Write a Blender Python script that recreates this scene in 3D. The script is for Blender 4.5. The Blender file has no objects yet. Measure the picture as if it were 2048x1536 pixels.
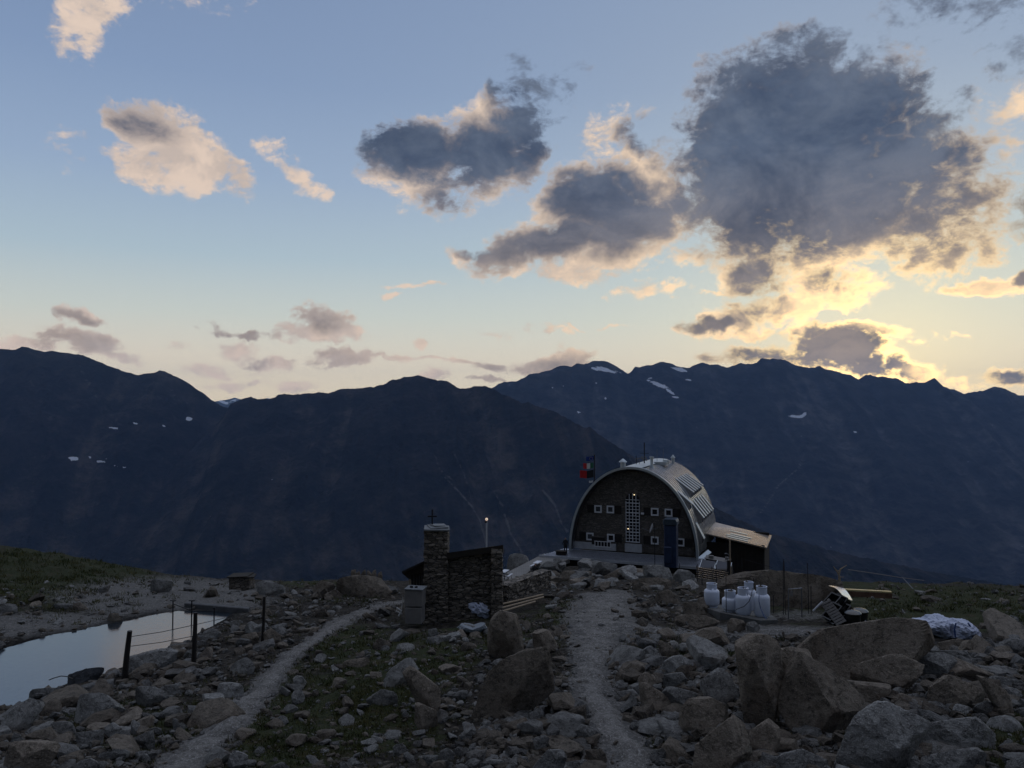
import bpy, bmesh, math, random
import numpy as np
from mathutils import Vector, Matrix, Euler
R = math.radians
random.seed(7); rng = np.random.default_rng(7)
scene = bpy.context.scene
COL = scene.collection

# ------------------------------------------------------------------ camera
CZ = 30.0
F = 1538.0
HAZE = 3.5e-5
PITCH = math.atan((820 - 768) / F)
cam_data = bpy.data.cameras.new('camera')
cam_data.sensor_width = 36.0
cam_data.lens = F / 2048 * 36.0
cam_data.clip_start = 0.1
cam_data.clip_end = 60000
cam = bpy.data.objects.new('camera', cam_data)
cam.location = (0, 0, CZ)
cam.rotation_euler = (R(90) + PITCH, 0, 0)
COL.objects.link(cam)
scene.camera = cam

# ------------------------------------------------------------------ view, cycles
scene.view_settings.view_transform = 'Standard'
scene.view_settings.look = 'None'
scene.view_settings.exposure = 0.0
scene.view_settings.gamma = 1.0
scene.cycles.max_bounces = 5
scene.cycles.diffuse_bounces = 2
scene.cycles.glossy_bounces = 3
scene.cycles.transmission_bounces = 3
scene.cycles.volume_bounces = 0
scene.cycles.caustics_reflective = False
scene.cycles.caustics_refractive = False
try:
    scene.cycles.use_denoising = True
    scene.cycles.denoiser = 'OPENIMAGEDENOISE'
except Exception:
    scene.cycles.use_denoising = False

# ------------------------------------------------------------------ pixel <-> world helpers
cp_, sp_ = math.cos(PITCH), math.sin(PITCH)
def ray(px, py):
    a = (np.asarray(px, float) - 1024) / F; b = -(np.asarray(py, float) - 768) / F
    # camera space (a, b, -1) -> world
    y = cp_ - b * sp_; z = sp_ + b * cp_
    return a / y, z / y          # x and z per metre of depth
def at(px, py, d):
    rx, rz = ray(px, py)
    return Vector((float(rx * d), float(d), float(CZ + rz * d)))
def topix(x, y, z):
    y = np.maximum(y, 1e-3); z = z - CZ
    f = y * cp_ + z * sp_; u = -y * sp_ + z * cp_
    f = np.maximum(f, 1e-3)
    return 1024 + F * x / f, 768 - F * u / f

# ------------------------------------------------------------------ node helper
class NT:
    def __init__(self, tree): self.t = tree; self.n = tree.nodes; self.l = tree.links
    def new(self, typ, **kw):
        nd = self.n.new(typ)
        for k, v in kw.items(): setattr(nd, k, v)
        return nd
    def put(self, sock, v):
        if isinstance(v, bpy.types.NodeSocket): self.l.new(v, sock)
        else: sock.default_value = v
    def math(self, op, a, b=None, c=None, clamp=False):
        nd = self.new('ShaderNodeMath', operation=op); nd.use_clamp = clamp
        self.put(nd.inputs[0], a)
        if b is not None: self.put(nd.inputs[1], b)
        if c is not None: self.put(nd.inputs[2], c)
        return nd.outputs[0]
    def vmath(self, op, a, b=None, c=None):
        nd = self.new('ShaderNodeVectorMath', operation=op)
        self.put(nd.inputs[0], a)
        if b is not None: self.put(nd.inputs[1], b)
        if c is not None: self.put(nd.inputs[2], c)
        return nd.outputs[1] if op in ('LENGTH', 'DOT_PRODUCT', 'DISTANCE') else nd.outputs[0]
    def comb(self, x, y, z):
        nd = self.new('ShaderNodeCombineXYZ')
        for i, v in enumerate((x, y, z)): self.put(nd.inputs[i], v)
        return nd.outputs[0]
    def sep(self, v):
        nd = self.new('ShaderNodeSeparateXYZ'); self.put(nd.inputs[0], v); return nd.outputs
    def smooth(self, v, lo, hi, a=0.0, b=1.0):
        nd = self.new('ShaderNodeMapRange', interpolation_type='SMOOTHSTEP')
        self.put(nd.inputs[0], v)
        for i, x in enumerate((lo, hi, a, b)): self.put(nd.inputs[i + 1], x)
        return nd.outputs[0]
    def lin(self, v, lo, hi, a=0.0, b=1.0):
        nd = self.new('ShaderNodeMapRange'); self.put(nd.inputs[0], v)
        for i, x in enumerate((lo, hi, a, b)): self.put(nd.inputs[i + 1], x)
        return nd.outputs[0]
    def noise(self, vec, scale, detail=4, rough=0.55, dist=0.0, color=False, lac=2.0):
        nd = self.new('ShaderNodeTexNoise')
        if vec is not None: self.put(nd.inputs['Vector'], vec)
        nd.inputs['Scale'].default_value = scale; nd.inputs['Detail'].default_value = detail
        nd.inputs['Roughness'].default_value = rough; nd.inputs['Distortion'].default_value = dist
        nd.inputs['Lacunarity'].default_value = lac
        return nd.outputs['Color' if color else 'Fac']
    def mix(self, fac, a, b, blend='MIX'):
        nd = self.new('ShaderNodeMix', data_type='RGBA', blend_type=blend)
        self.put(nd.inputs[0], fac)
        self.put(nd.inputs[6], a if isinstance(a, bpy.types.NodeSocket) else c4(a))
        self.put(nd.inputs[7], b if isinstance(b, bpy.types.NodeSocket) else c4(b))
        return nd.outputs[2]
    def ramp(self, fac, stops, interp='LINEAR'):
        nd = self.new('ShaderNodeValToRGB'); cr = nd.color_ramp; cr.interpolation = interp
        self.put(nd.inputs[0], fac)
        for i, (p, c) in enumerate(stops):
            e = cr.elements[i] if i < 2 else cr.elements.new(p)
            e.position = p; e.color = c4(c)
        return nd.outputs[0]
def c4(c):
    if isinstance(c, (int, float)): c = (c, c, c)
    return tuple(c) if len(c) == 4 else (c[0], c[1], c[2], 1.0)

# ------------------------------------------------------------------ world: dusk sky with clouds, by direction
def azel(px, py):
    rx, rz = ray(px, py); l = math.sqrt(rx * rx + 1 + rz * rz)
    return math.atan2(float(rx), 1.0), math.asin(float(rz) / l)
SUN_AZ, SUN_EL = azel(1760, 790)

# cx, cy, rx, ry, tilt, strength : cloud bodies
CB = [
 (1565,300,200,185,0,1.3),(1510,420,135,120,0,1.2),(1710,255,155,115,0,1.1),(1690,415,200,115,0,1.2),(1875,400,105,125,0,1.0),
 (1600,152,135,50,-10,.75),(1405,270,45,80,0,.5),(1870,505,105,40,5,.8),(1950,300,40,85,0,.5),(2040,270,60,70,0,.6),(1870,200,60,60,40,.45),
 (840,320,105,75,-5,1.0),(970,300,110,80,-20,1.0),(1015,240,60,65,0,.9),(1080,190,75,75,0,.35),(870,390,80,45,10,.65),(1040,320,70,60,0,.9),
 (1200,410,140,85,-12,1.2),(1290,400,90,100,0,1.0),(1070,490,140,55,-15,1.0),(1250,480,150,60,-12,1.0),(920,510,60,22,0,.6),
 (1240,270,85,45,-5,.6),(1330,320,45,70,10,.55),(1130,540,140,28,0,.7),(1370,510,70,22,-12,.45),
 (1510,555,75,60,0,.9),(1640,570,130,45,5,.8),(1570,610,180,38,-10,.8),(1425,645,75,24,-8,.8),(1700,600,60,28,10,.6),(1510,665,32,12,0,.5),
 (1660,700,105,45,0,1.1),(1530,705,110,26,0,1.0),(1640,665,50,24,0,.9),(1740,730,80,32,15,1.0),(1710,665,90,18,0,.7),(1800,735,80,28,25,.7),(1845,745,45,20,0,.6),(1590,652,38,14,-15,.6),(1890,770,60,14,0,.4),
 (310,250,80,48,15,1.0),(360,300,100,60,30,1.0),(430,330,75,34,40,.8),(300,330,75,50,0,.75),(170,290,60,40,0,.22),
 (590,340,45,26,45,.5),(630,375,50,18,20,.5),(540,290,30,26,0,.35),
 (170,25,62,52,0,.75),(120,65,45,24,50,.5),(215,0,40,40,0,.45),(60,0,60,30,0,.25),(380,5,120,18,0,.22),
 (645,640,62,34,5,1.0),(620,668,95,20,0,.75),(690,665,50,22,20,.7),
 (158,637,42,14,5,.75),(180,690,60,24,10,.8),(235,712,75,18,8,.55),(80,690,80,12,8,.35),
 (465,667,60,9,3,.6),(470,700,40,22,0,.5),(520,728,50,18,5,.65),(420,745,90,14,0,.35),(470,775,60,12,0,.5),(590,778,60,14,0,.5),(350,700,40,12,0,.3),
 (690,718,66,18,0,.7),(870,752,42,15,0,.7),(850,722,160,5,4,.35),(985,733,45,12,3,.8),(1110,722,95,22,-8,.95),(1160,706,45,18,0,.8),(970,762,40,8,0,.5),(840,690,22,12,0,.4),
 (1280,588,70,22,0,.45),(1090,660,70,10,5,.4),(1150,655,100,4,3,.3),(830,570,55,5,0,.3),(1420,588,40,4,0,.35),(770,590,12,5,0,.3),
 (1970,580,62,14,3,.6),(2040,560,30,14,0,.6),(2030,752,55,16,0,.8),(1950,770,50,10,0,.4),(1870,680,40,6,0,.25),
 (1950,10,150,45,8,.26),(2055,40,80,80,0,.30),(2030,430,40,60,0,.35),(1000,670,50,8,0,.3),
]
# dark (thick, self-shaded) cores
DB = [
 (1570,250,200,150,0,1.1),(1520,380,150,130,0,1.1),(1660,370,180,110,0,1.1),(1715,215,140,75,0,1.0),(1590,450,190,60,0,.9),(1600,130,150,60,-10,1.0),
 (1880,390,100,120,0,.55),(1870,200,60,60,40,1.0),
 (820,300,95,45,0,.9),(960,310,110,55,-10,.8),(1050,270,60,90,0,.8),(1080,180,80,80,0,1.0),(880,395,50,25,10,.45),
 (1210,400,110,60,0,1.0),(1100,480,130,40,-15,.8),(1250,450,100,50,-10,.7),(1290,270,50,30,0,.6),(970,505,60,16,5,.6),
 (1510,560,50,50,0,.85),(1410,645,55,12,-5,.85),(1500,610,50,30,0,.4),(1660,555,45,14,10,.4),
 (1650,705,120,40,5,1.2),(1530,708,100,22,0,.9),(1640,672,30,28,0,1.0),(1750,745,60,22,20,.9),
 (295,243,50,24,15,.32),
 (640,640,45,24,0,.6),(158,640,36,8,5,.6),(170,688,40,14,5,.45),(465,667,60,9,3,.6),(500,727,18,8,0,.4),(670,720,30,9,0,.3),(985,733,40,9,3,.5),(1110,725,80,14,-8,.5),(970,762,40,8,0,.4),
 (2030,750,50,10,0,.8),(2045,555,20,12,0,.8),(1960,15,160,55,8,1.0),(2050,50,80,80,0,1.0),(2040,430,30,40,0,.6),
]
CB = [(a, b, c, d, e, s + (.13 if b > 565 and s < .8 else 0)) for a, b, c, d, e, s in CB]
DB = [(a, b, c, d, e, s - (.27 if b > 600 and a < 1250 else 0)) for a, b, c, d, e, s in DB]
def blob_field(nt, u, v, blobs):
    M = None
    for k in range(0, len(blobs), 3):
        tri = (blobs[k:k + 3] + [(1000, -3000, 5, 5, 0, .01)] * 3)[:3]
        A = []; B_ = []; C = []; D = []; E_ = []; G = []; S = []
        for (cx, cy, rx, ry, t, s) in tri:
            if cy < -2000: a0, e0 = 3.0, 1.5
            else: a0, e0 = azel(cx, cy)
            rx /= F; ry /= F; tt = R(t); c, sn = math.cos(tt), math.sin(tt)
            # image axes: right=+az, down=-el ; rotated axis (clockwise tilt in the image)
            # p = ((az-a0)*c - (el-e0)*sn)/rx ; q = ((az-a0)*sn + (el-e0)*c)/ry
            A.append(c / rx); B_.append(-sn / rx); C.append((-a0 * c + e0 * sn) / rx)
            D.append(sn / ry); E_.append(c / ry); G.append((-a0 * sn - e0 * c) / ry); S.append(s)
        P = nt.vmath('MULTIPLY_ADD', v, tuple(B_), tuple(C)); P = nt.vmath('MULTIPLY_ADD', u, tuple(A), P)
        Q = nt.vmath('MULTIPLY_ADD', v, tuple(E_), tuple(G)); Q = nt.vmath('MULTIPLY_ADD', u, tuple(D), Q)
        P = nt.vmath('MULTIPLY', P, P); Q = nt.vmath('MULTIPLY_ADD', Q, Q, P)
        Fd = nt.vmath('MULTIPLY_ADD', Q, tuple(-s * .55 for s in S), tuple(s * .8 for s in S))
        M = Fd if M is None else nt.vmath('MAXIMUM', M, Fd)
    x, y, z = nt.sep(M)
    return nt.math('MAXIMUM', nt.math('MAXIMUM', x, y), z)

world = bpy.data.worlds.new('World'); scene.world = world; world.use_nodes = True
wt = NT(world.node_tree); wt.n.clear()
tc = wt.new('ShaderNodeTexCoord'); D3 = tc.outputs['Generated']
dx, dy, dz = wt.sep(D3)
az = wt.math('ARCTAN2', dx, dy); el = wt.math('ARCSINE', dz)
# domain warp gives ragged cloud edges
wn = wt.vmath('SUBTRACT', wt.noise(D3, 14, 5, .6, color=True), (.5, .5, .5))
wx, wy, wz = wt.sep(wn)
azw = wt.math('MULTIPLY_ADD', wx, .075, az); elw = wt.math('MULTIPLY_ADD', wy, .055, el)
uu = wt.comb(azw, azw, azw); vv = wt.comb(elw, elw, elw)
body = blob_field(wt, uu, vv, CB)
core = blob_field(wt, uu, vv, DB)
nv = wt.vmath('MULTIPLY', D3, (1, 1, 1.5))
n1 = wt.noise(nv, 17, 10, .66, .3)
n2 = wt.noise(nv, 46, 6, .6, .2)
nn = wt.math('SUBTRACT', wt.math('MULTIPLY_ADD', n2, .5, n1), .75)
dens = wt.math('MULTIPLY_ADD', nn, 1.9, wt.math('SUBTRACT', body, .12))
alpha = wt.smooth(dens, -.01, 0.42)
soft = wt.math('MULTIPLY', alpha, wt.lin(body, -.1, .35, .72, 1.0))
n3 = wt.noise(nv, 7.5, 7, .62, .5)
nl = wt.math('SUBTRACT', wt.math('MULTIPLY_ADD', n2, .25, wt.math('MULTIPLY_ADD', n3, .6, n1)), .925)
coreN = wt.math('MULTIPLY_ADD', nl, 1.5, core)
dark = wt.smooth(coreN, -.34, .54)
# clear sky
elr = wt.math('DIVIDE', el, math.pi / 2)
base = wt.ramp(elr, [(0.0, (.72, .60, .42)), (.04, (.66, .58, .46)), (.075, (.49, .52, .48)), (.12, (.33, .42, .485)), (.18, (.235, .318, .455)), (.25, (.170, .245, .395)), (.32, (.140, .205, .345)), (.5, (.32, .36, .46)), (1.0, (.37, .40, .48))])  # top stops, above the view, are raised to light the ground
sd = (math.sin(SUN_AZ) * math.cos(SUN_EL), math.cos(SUN_AZ) * math.cos(SUN_EL), math.sin(SUN_EL))
cosd = wt.vmath('DOT_PRODUCT', D3, sd)
ang = wt.math('ARCCOSINE', wt.math('MINIMUM', cosd, .99999))
g1 = wt.math('EXPONENT', wt.math('MULTIPLY', ang, -9.0))
g2 = wt.math('EXPONENT', wt.math('MULTIPLY', ang, -2.6))
sky = wt.mix(wt.math('MULTIPLY', g2, .40), base, (.66, .69, .58))
sky = wt.mix(wt.math('MULTIPLY', g1, .85, clamp=True), sky, (1.05, .88, .46))
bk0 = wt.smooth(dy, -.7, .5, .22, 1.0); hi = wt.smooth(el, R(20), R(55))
hib = wt.smooth(wt.vmath('DOT_PRODUCT', D3, (.42, .42, .80)), .05, .95, .30, 1.55)  # high sky out of view brightened at front right for directional light
back = wt.math('ADD', wt.math('MULTIPLY', bk0, wt.math('SUBTRACT', 1.0, hi)), wt.math('MULTIPLY', hi, hib))               # low sky dims opposite the sunset; unseen high sky is shaped for ground light
nish = wt.new('ShaderNodeTexSky', sky_type='NISHITA'); nish.sun_disc = False
nish.sun_elevation = max(SUN_EL, R(1.0)); nish.sun_rotation = SUN_AZ; nish.altitude = 2700; nish.dust_density = 1.5
nishc = wt.vmath('MULTIPLY', nish.outputs[0], (.10, .10, .10))
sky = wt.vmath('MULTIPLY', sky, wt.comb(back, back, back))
sky = wt.vmath('MULTIPLY_ADD', nishc, (.12, .12, .12), sky)
# cloud colours: peach where thin and near the sun, blue grey where thick
near = wt.math('EXPONENT', wt.math('MULTIPLY', ang, -4.6))
lit = wt.mix(wt.math('MULTIPLY', near, 1.35, clamp=True), (.62, .50, .42), (1.35, .93, .45))
lit = wt.mix(wt.smooth(wt.math('MULTIPLY_ADD', n3, .5, n1), .62, .86), wt.mix(.48, lit, (.30, .27, .265)), lit)
drk = wt.mix(wt.smooth(el, R(4), R(19)), (.185, .165, .158), (.060, .084, .135))
drk = wt.vmath('MULTIPLY', drk, wt.mix(wt.smooth(n3, .36, .64), (.74, .76, .80), (1.45, 1.36, 1.25)))
drk = wt.vmath('MULTIPLY', drk, wt.mix(wt.smooth(wt.math('MULTIPLY_ADD', n2, .3, n1), .5, .8), (.88, .90, .93), (1.25, 1.18, 1.1)))
ccol = wt.mix(dark, lit, drk)
# bright rim where a cloud in front of the sun thins out
rim = wt.math('MULTIPLY', wt.math('EXPONENT', wt.math('MULTIPLY', ang, -13.0)), 1.9, clamp=True)
rim = wt.math('MULTIPLY', rim, wt.math('SUBTRACT', 1.0, wt.smooth(dens, .25, .6)))
ccol = wt.mix(rim, ccol, (2.3, 1.6, .62))
skyc = wt.mix(soft, sky, ccol)
below = wt.smooth(el, R(-8), R(-1))
skyc = wt.mix(below, (.05, .055, .07), skyc)
bg = wt.new('ShaderNodeBackground'); wt.put(bg.inputs[0], skyc); bg.inputs[1].default_value = 1.22
out = wt.new('ShaderNodeOutputWorld'); wt.l.new(bg.outputs[0], out.inputs[0])
world.cycles.sampling_method = 'MANUAL'; world.cycles.sample_map_resolution = 512

# ------------------------------------------------------------------ sun, just behind the far ridge
sl = bpy.data.lights.new('sun', 'SUN'); sl.energy = 2.0; sl.angle = R(.5); sl.color = (1, .78, .5)
sun = bpy.data.objects.new('sun', sl); COL.objects.link(sun)
sun.rotation_euler = Vector(sd).to_track_quat('Z', 'Y').to_euler(); sun.location = (0, 0, 900)

# ------------------------------------------------------------------ numpy noise
_perm = np.random.default_rng(11).permutation(256); _perm = np.concatenate([_perm, _perm, _perm])
_g3 = np.array([(1,1,0),(-1,1,0),(1,-1,0),(-1,-1,0),(1,0,1),(-1,0,1),(1,0,-1),(-1,0,-1),(0,1,1),(0,-1,1),(0,1,-1),(0,-1,-1),(1,1,0),(-1,1,0),(0,-1,1),(0,-1,-1)], float)
def perlin(x, y, z=0.0):
    x, y, z = np.broadcast_arrays(np.asarray(x, float), np.asarray(y, float), np.asarray(z, float))
    xi, yi, zi = np.floor(x).astype(int), np.floor(y).astype(int), np.floor(z).astype(int)
    xf, yf, zf = x - xi, y - yi, z - zi
    u, v, w = (t * t * t * (t * (t * 6 - 15) + 10) for t in (xf, yf, zf))
    r = 0
    for i in (0, 1):
        for j in (0, 1):
            for k in (0, 1):
                h = _perm[_perm[_perm[(xi + i) & 255] + ((yi + j) & 255)] + ((zi + k) & 255)] & 15
                g = _g3[h]
                d = g[..., 0] * (xf - i) + g[..., 1] * (yf - j) + g[..., 2] * (zf - k)
                r = r + d * (u if i else 1 - u) * (v if j else 1 - v) * (w if k else 1 - w)
    return r
def fbm(x, y, z=0.0, o=5, gain=.5, ridge=False):
    a, s, f, t = 1.0, 0.0, 1.0, 0.0
    for i in range(o):
        n = perlin(x * f + i * 7.3, y * f + i * 3.1, z * f + i * 1.7)
        s = s + a * ((1 - 2.2 * np.abs(n)) if ridge else n); t += a; a *= gain; f *= 2.03
    return s / t
def sstep(x, a, b):
    t = np.clip((np.asarray(x, float) - a) / (b - a), 0, 1); return t * t * (3 - 2 * t)

# ------------------------------------------------------------------ object helpers
def tag(o, label=None, cat=None, group=None, kind=None):
    if label: o['label'] = label
    if cat: o['category'] = cat
    if group: o['group'] = group
    if kind: o['kind'] = kind
    return o
def mesh_np(name, V, Fc, mat=None, smooth=True, parent=None, loc=None):
    me = bpy.data.meshes.new(name)
    V = np.ascontiguousarray(V, np.float32); Fc = np.ascontiguousarray(Fc, np.int32)
    n = Fc.shape[1]
    me.vertices.add(len(V)); me.vertices.foreach_set('co', V.ravel())
    me.loops.add(Fc.size); me.loops.foreach_set('vertex_index', Fc.ravel())
    me.polygons.add(len(Fc)); me.polygons.foreach_set('loop_start', np.arange(0, Fc.size, n, dtype=np.int32))
    me.update(calc_edges=True)
    me.polygons.foreach_set('use_smooth', np.full(len(Fc), bool(smooth)))
    if mat: me.materials.append(mat)
    o = bpy.data.objects.new(name, me); COL.objects.link(o)
    if parent: o.parent = parent
    if loc is not None: o.location = loc
    return o
def add_attr(o, name, vals):
    a = o.data.attributes.new(name, 'FLOAT', 'POINT'); a.data.foreach_set('value', np.ascontiguousarray(vals, np.float32).ravel())
def grid_faces(nr, nc, wrap=False):
    i = np.arange(nr - 1)[:, None]; j = np.arange(nc if wrap else nc - 1)[None, :]
    j2 = (j + 1) % nc
    a = i * nc + j; b = i * nc + j2; c = (i + 1) * nc + j2; d = (i + 1) * nc + j
    return np.stack([a, b, c, d], -1).reshape(-1, 4)

def new_mat(name):
    m = bpy.data.materials.new(name); m.use_nodes = True
    nt = NT(m.node_tree); nt.n.clear()
    b = nt.new('ShaderNodeBsdfPrincipled'); o = nt.new('ShaderNodeOutputMaterial')
    nt.l.new(b.outputs[0], o.inputs[0])
    return m, nt, b
def bump(nt, b, h, strength=.5, dist=.02):
    bn = nt.new('ShaderNodeBump'); bn.inputs['Strength'].default_value = strength; bn.inputs['Distance'].default_value = dist
    nt.put(bn.inputs['Height'], h); nt.l.new(bn.outputs[0], b.inputs['Normal'])
def objco(nt): return nt.new('ShaderNodeTexCoord').outputs['Object']
def attr(nt, name):
    a = nt.new('ShaderNodeAttribute'); a.attribute_name = name; return a.outputs['Fac']
def simple(name, col, rough=.7, metal=0.0, var=.15, scale=6, bumpd=.004, spec=.3):
    m, nt, b = new_mat(name); P = objco(nt)
    n = nt.noise(P, scale, 5, .6)
    c0 = tuple(x * (1 - var) for x in col); c1 = tuple(min(1, x * (1 + var)) for x in col)
    nt.put(b.inputs['Base Color'], nt.ramp(n, [(.3, c0), (.7, c1)]))
    b.inputs['Roughness'].default_value = rough; b.inputs['Metallic'].default_value = metal
    b.inputs['Specular IOR Level'].default_value = spec
    if bumpd: bump(nt, b, nt.noise(P, scale * 4, 4, .6), .6, bumpd)
    return m

# ------------------------------------------------------------------ mountains
def mountain(name, ridge, Dr, Df, zf, g, seed, amp, ribs, px0, px1, step, nrow, shear, matname, snow=(), streaks=(), rough_edge=1.0, patches=()):
    rp = np.array(ridge, float)
    px = np.arange(px0, px1 + step, step)
    py = np.interp(px, rp[:, 0], rp[:, 1])
    jag = fbm(px * .045, seed * 3.1, 0, 4, .6) * 5.5 * rough_edge + np.abs(fbm(px * .16, seed * 5.7, 0, 3, .6)) * -3.2 * rough_edge
    py = py + jag + .6 * rough_edge
    D = np.interp(px, [d[0] for d in Dr], [d[1] for d in Dr])
    rx, rz = ray(px, py)
    t = np.concatenate([[-.12, -.05, -.015], np.linspace(0, 1, nrow) ** 1.25])[:, None]
    zr = (rz * D)[None, :]; tt = np.clip(t, 0, 1)
    z = zr + (zf - zr) * (1 - (1 - tt) ** g) + np.minimum(t, 0) * 900
    dep = D[None, :] + (Df - D[None, :]) * t
    # columns bend a little so that ribs run down the fall line
    x = rx[None, :] * D[None, :] * (1 - tt * .35) + rx[None, :] * dep * (tt * .35) + shear * tt
    s = rx[None, :] * D[None, :]
    fade = sstep(tt, 0.0, .10)
    warp = fbm(x / 900, dep / 900, seed, 3) * 260
    rib = fbm((s + warp) / ribs, tt * 1.3 + seed, seed, 7, .58, True)
    gul = fbm((s + warp * .55) / (ribs * .30), tt * .9 + seed, seed + 2, 4, .6, True)
    big = fbm(x / 1300, dep / 1300, seed + 5, 3)
    fine = fbm(x / 90, dep / 90, z / 90, 4, .6)
    dz = amp * (rib - .45) * (.35 + .65 * np.sin(np.pi * np.clip(tt * 1.05, 0, 1)) ** .7) + amp * 1.6 * big * tt * (1.2 - tt) + amp * .22 * fine + amp * .38 * (gul - .4) * np.sin(np.pi * np.clip(tt * 1.1, 0, 1))
    # keep everything below the traced skyline
    z2 = z + dz * fade
    lim = zr / D[None, :] * dep - 6 * tt * 8
    z2 = np.where(t > 0, np.minimum(z2, lim + 0 * z2), z2)
    # wobble in depth for cliffs
    dep2 = dep + fade * amp * .8 * fbm(x / 300, z / 300, seed + 9, 3)
    V = np.stack([x, dep2, z2 + CZ], -1).reshape(-1, 3)
    o = mesh_np(name, V, grid_faces(len(t), len(px)), matname, True)
    ppx, ppy = topix(V[:, 0], V[:, 1], V[:, 2])
    sn = np.zeros(len(V)); 
    for (cx, cy, ax, ay, an) in snow:
        c, q = math.cos(R(an)), math.sin(R(an)); X = ppx - cx; Y = ppy - cy
        P = (X * c + Y * q) / ax; Q = (-X * q + Y * c) / ay
        sn = np.maximum(sn, 1.5 - np.sqrt(P * P + Q * Q))
    add_attr(o, 'snow', sn)
    stk = np.zeros(len(V))
    for (pts, w, k) in streaks:
        for (a, b) in zip(pts[:-1], pts[1:]):
            a_, b_ = np.array(a, float), np.array(b, float); L = b_ - a_
            q = np.clip(((ppx - a_[0]) * L[0] + (ppy - a_[1]) * L[1]) / (L @ L), 0, 1)
            d = np.hypot(ppx - a_[0] - q * L[0], ppy - a_[1] - q * L[1])
            stk = np.maximum(stk, k * np.clip(1 - d / w, 0, 1))
    for (cx, cy, ax, ay, k) in patches:
        d = np.sqrt(((ppx - cx) / ax) ** 2 + ((ppy - cy) / ay) ** 2)
        stk = np.maximum(stk, k * np.clip(1.2 - d, 0, 1))
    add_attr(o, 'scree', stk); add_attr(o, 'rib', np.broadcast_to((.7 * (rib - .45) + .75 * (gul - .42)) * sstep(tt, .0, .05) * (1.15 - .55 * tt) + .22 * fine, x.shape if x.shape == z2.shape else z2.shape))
    tag(o, kind='structure')
    return o
def mountain_mat(name, dark, light, grass):
    m, nt, b = new_mat(name); P = objco(nt)
    n = nt.noise(P, .006, 8, .65); n2 = nt.noise(P, .03, 6, .7)
    col = nt.mix(nt.smooth(n, .4, .62), dark, light)
    col = nt.mix(nt.smooth(n2, .5, .72), col, grass)
    blob = nt.smooth(nt.noise(P, .045, 5, .75), .58, .68)
    col = nt.mix(nt.math('MULTIPLY', blob, .35), col, tuple(x * 2.0 for x in light))
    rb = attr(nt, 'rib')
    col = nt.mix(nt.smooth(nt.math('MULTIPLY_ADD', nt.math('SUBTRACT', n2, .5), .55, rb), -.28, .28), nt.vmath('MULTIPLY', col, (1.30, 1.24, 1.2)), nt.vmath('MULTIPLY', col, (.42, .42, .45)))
    scr = nt.math('MULTIPLY_ADD', nt.math('SUBTRACT', nt.noise(P, .02, 6, .7), .5), 1.6, attr(nt, 'scree'))
    col = nt.mix(nt.math('MULTIPLY', nt.smooth(scr, .3, .9), .4), col, (.26, .25, .24))
    sn = nt.math('MULTIPLY_ADD', nt.math('SUBTRACT', nt.noise(P, .012, 5, .65), .5), 2.6, attr(nt, 'snow'))
    col = nt.mix(nt.smooth(sn, .6, .7), col, (.60, .64, .72))
    nt.put(b.inputs['Base Color'], col); b.inputs['Roughness'].default_value = .95
    b.inputs['Specular IOR Level'].default_value = .1
    bump(nt, b, nt.math('ADD', nt.noise(P, .012, 10, .7), nt.math('MULTIPLY', n2, .4)), 1.0, 40)
    return m
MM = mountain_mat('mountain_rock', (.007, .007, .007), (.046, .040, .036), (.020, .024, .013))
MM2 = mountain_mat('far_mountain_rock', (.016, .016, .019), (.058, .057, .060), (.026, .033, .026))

RA = [(700,860),(900,812),(984,776),(996,767),(1010,763.7),(1034,762),(1048,754.5),(1058,748.4),(1078,745),(1095,741),(1112,734.7),(1130,731),(1143,734),(1153,727),(1174,725),(1188,721.7),(1215,722.4),(1229,728),(1239,738),(1256,748.4),(1264,743),(1270,734.7),(1300,729.6),(1326,722),(1343,727.7),(1359,733.5),(1378,735.5),(1406,722.6),(1421,729.6),(1437,729),(1452,733.5),(1468,729.6),(1484,726.5),(1491,729.6),(1515,723.8),(1523,716.8),(1546,716.4),(1562,718),(1581,725),(1601,731.6),(1616,735.5),(1640,732.7),(1651,739),(1671,743),(1698,749),(1717,758),(1733,749),(1745,751),(1768,754),(1792,756),(1811,765.5),(1842,765.5),(1858,762.8),(1869,755),(1879,768.6),(1905,778),(1928,787),(1951,782),(1975,778),(1990,773),(2010,776),(2029,786),(2048,796),(2120,810),(2250,800),(2400,830),(2700,850)]
RB = [(-700,1260),(-300,1190),(-100,1150),(100,1085),(200,1035),(280,975),(340,925),(400,880),(440,842),(458,815),(461,809),(478,799),(499,794),(516,798),(536,798),(550,795.5),(555,788.7),(567,787),(588,789),(615,785),(648,785),(661,786.6),(670,781),(696,775.7),(709,778.4),(723,775),(750,773),(771,767),(784,760),(805,756),(822,753.5),(834,750),(846,752.5),(860,758.6),(880,759),(894,763.7),(914,774),(928,777.4),(942,774),(952,771.6),(972,772),(984,777.4),(993,782.5),(1010,790),(1030,798),(1044,805.8),(1058,803),(1071,812.6),(1092,816.7),(1112,825),(1133,835.5),(1153,847.5),(1167,854),(1181,853.6),(1191,861),(1208,876.5),(1225,886.8),(1249,902),(1300,935),(1360,972),(1440,1020),(1540,1066),(1700,1110),(1900,1150),(2200,1200),(2500,1250)]
RC = [(-800,760),(-400,720),(-150,705),(0,697),(20,699),(31,699),(43,693),(53,695),(72,699),(87,703),(99,702),(120,703.5),(133,705),(157,708),(167,711),(191,720),(219,731.6),(246,742.5),(273,750),(290,747.6),(304,746),(318,742),(328,742.5),(342,747.6),(362,758),(376,765.8),(396,780),(410,789.7),(424,799),(437,807.5),(454,816),(500,850),(560,900),(700,1000),(900,1100)]
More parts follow.
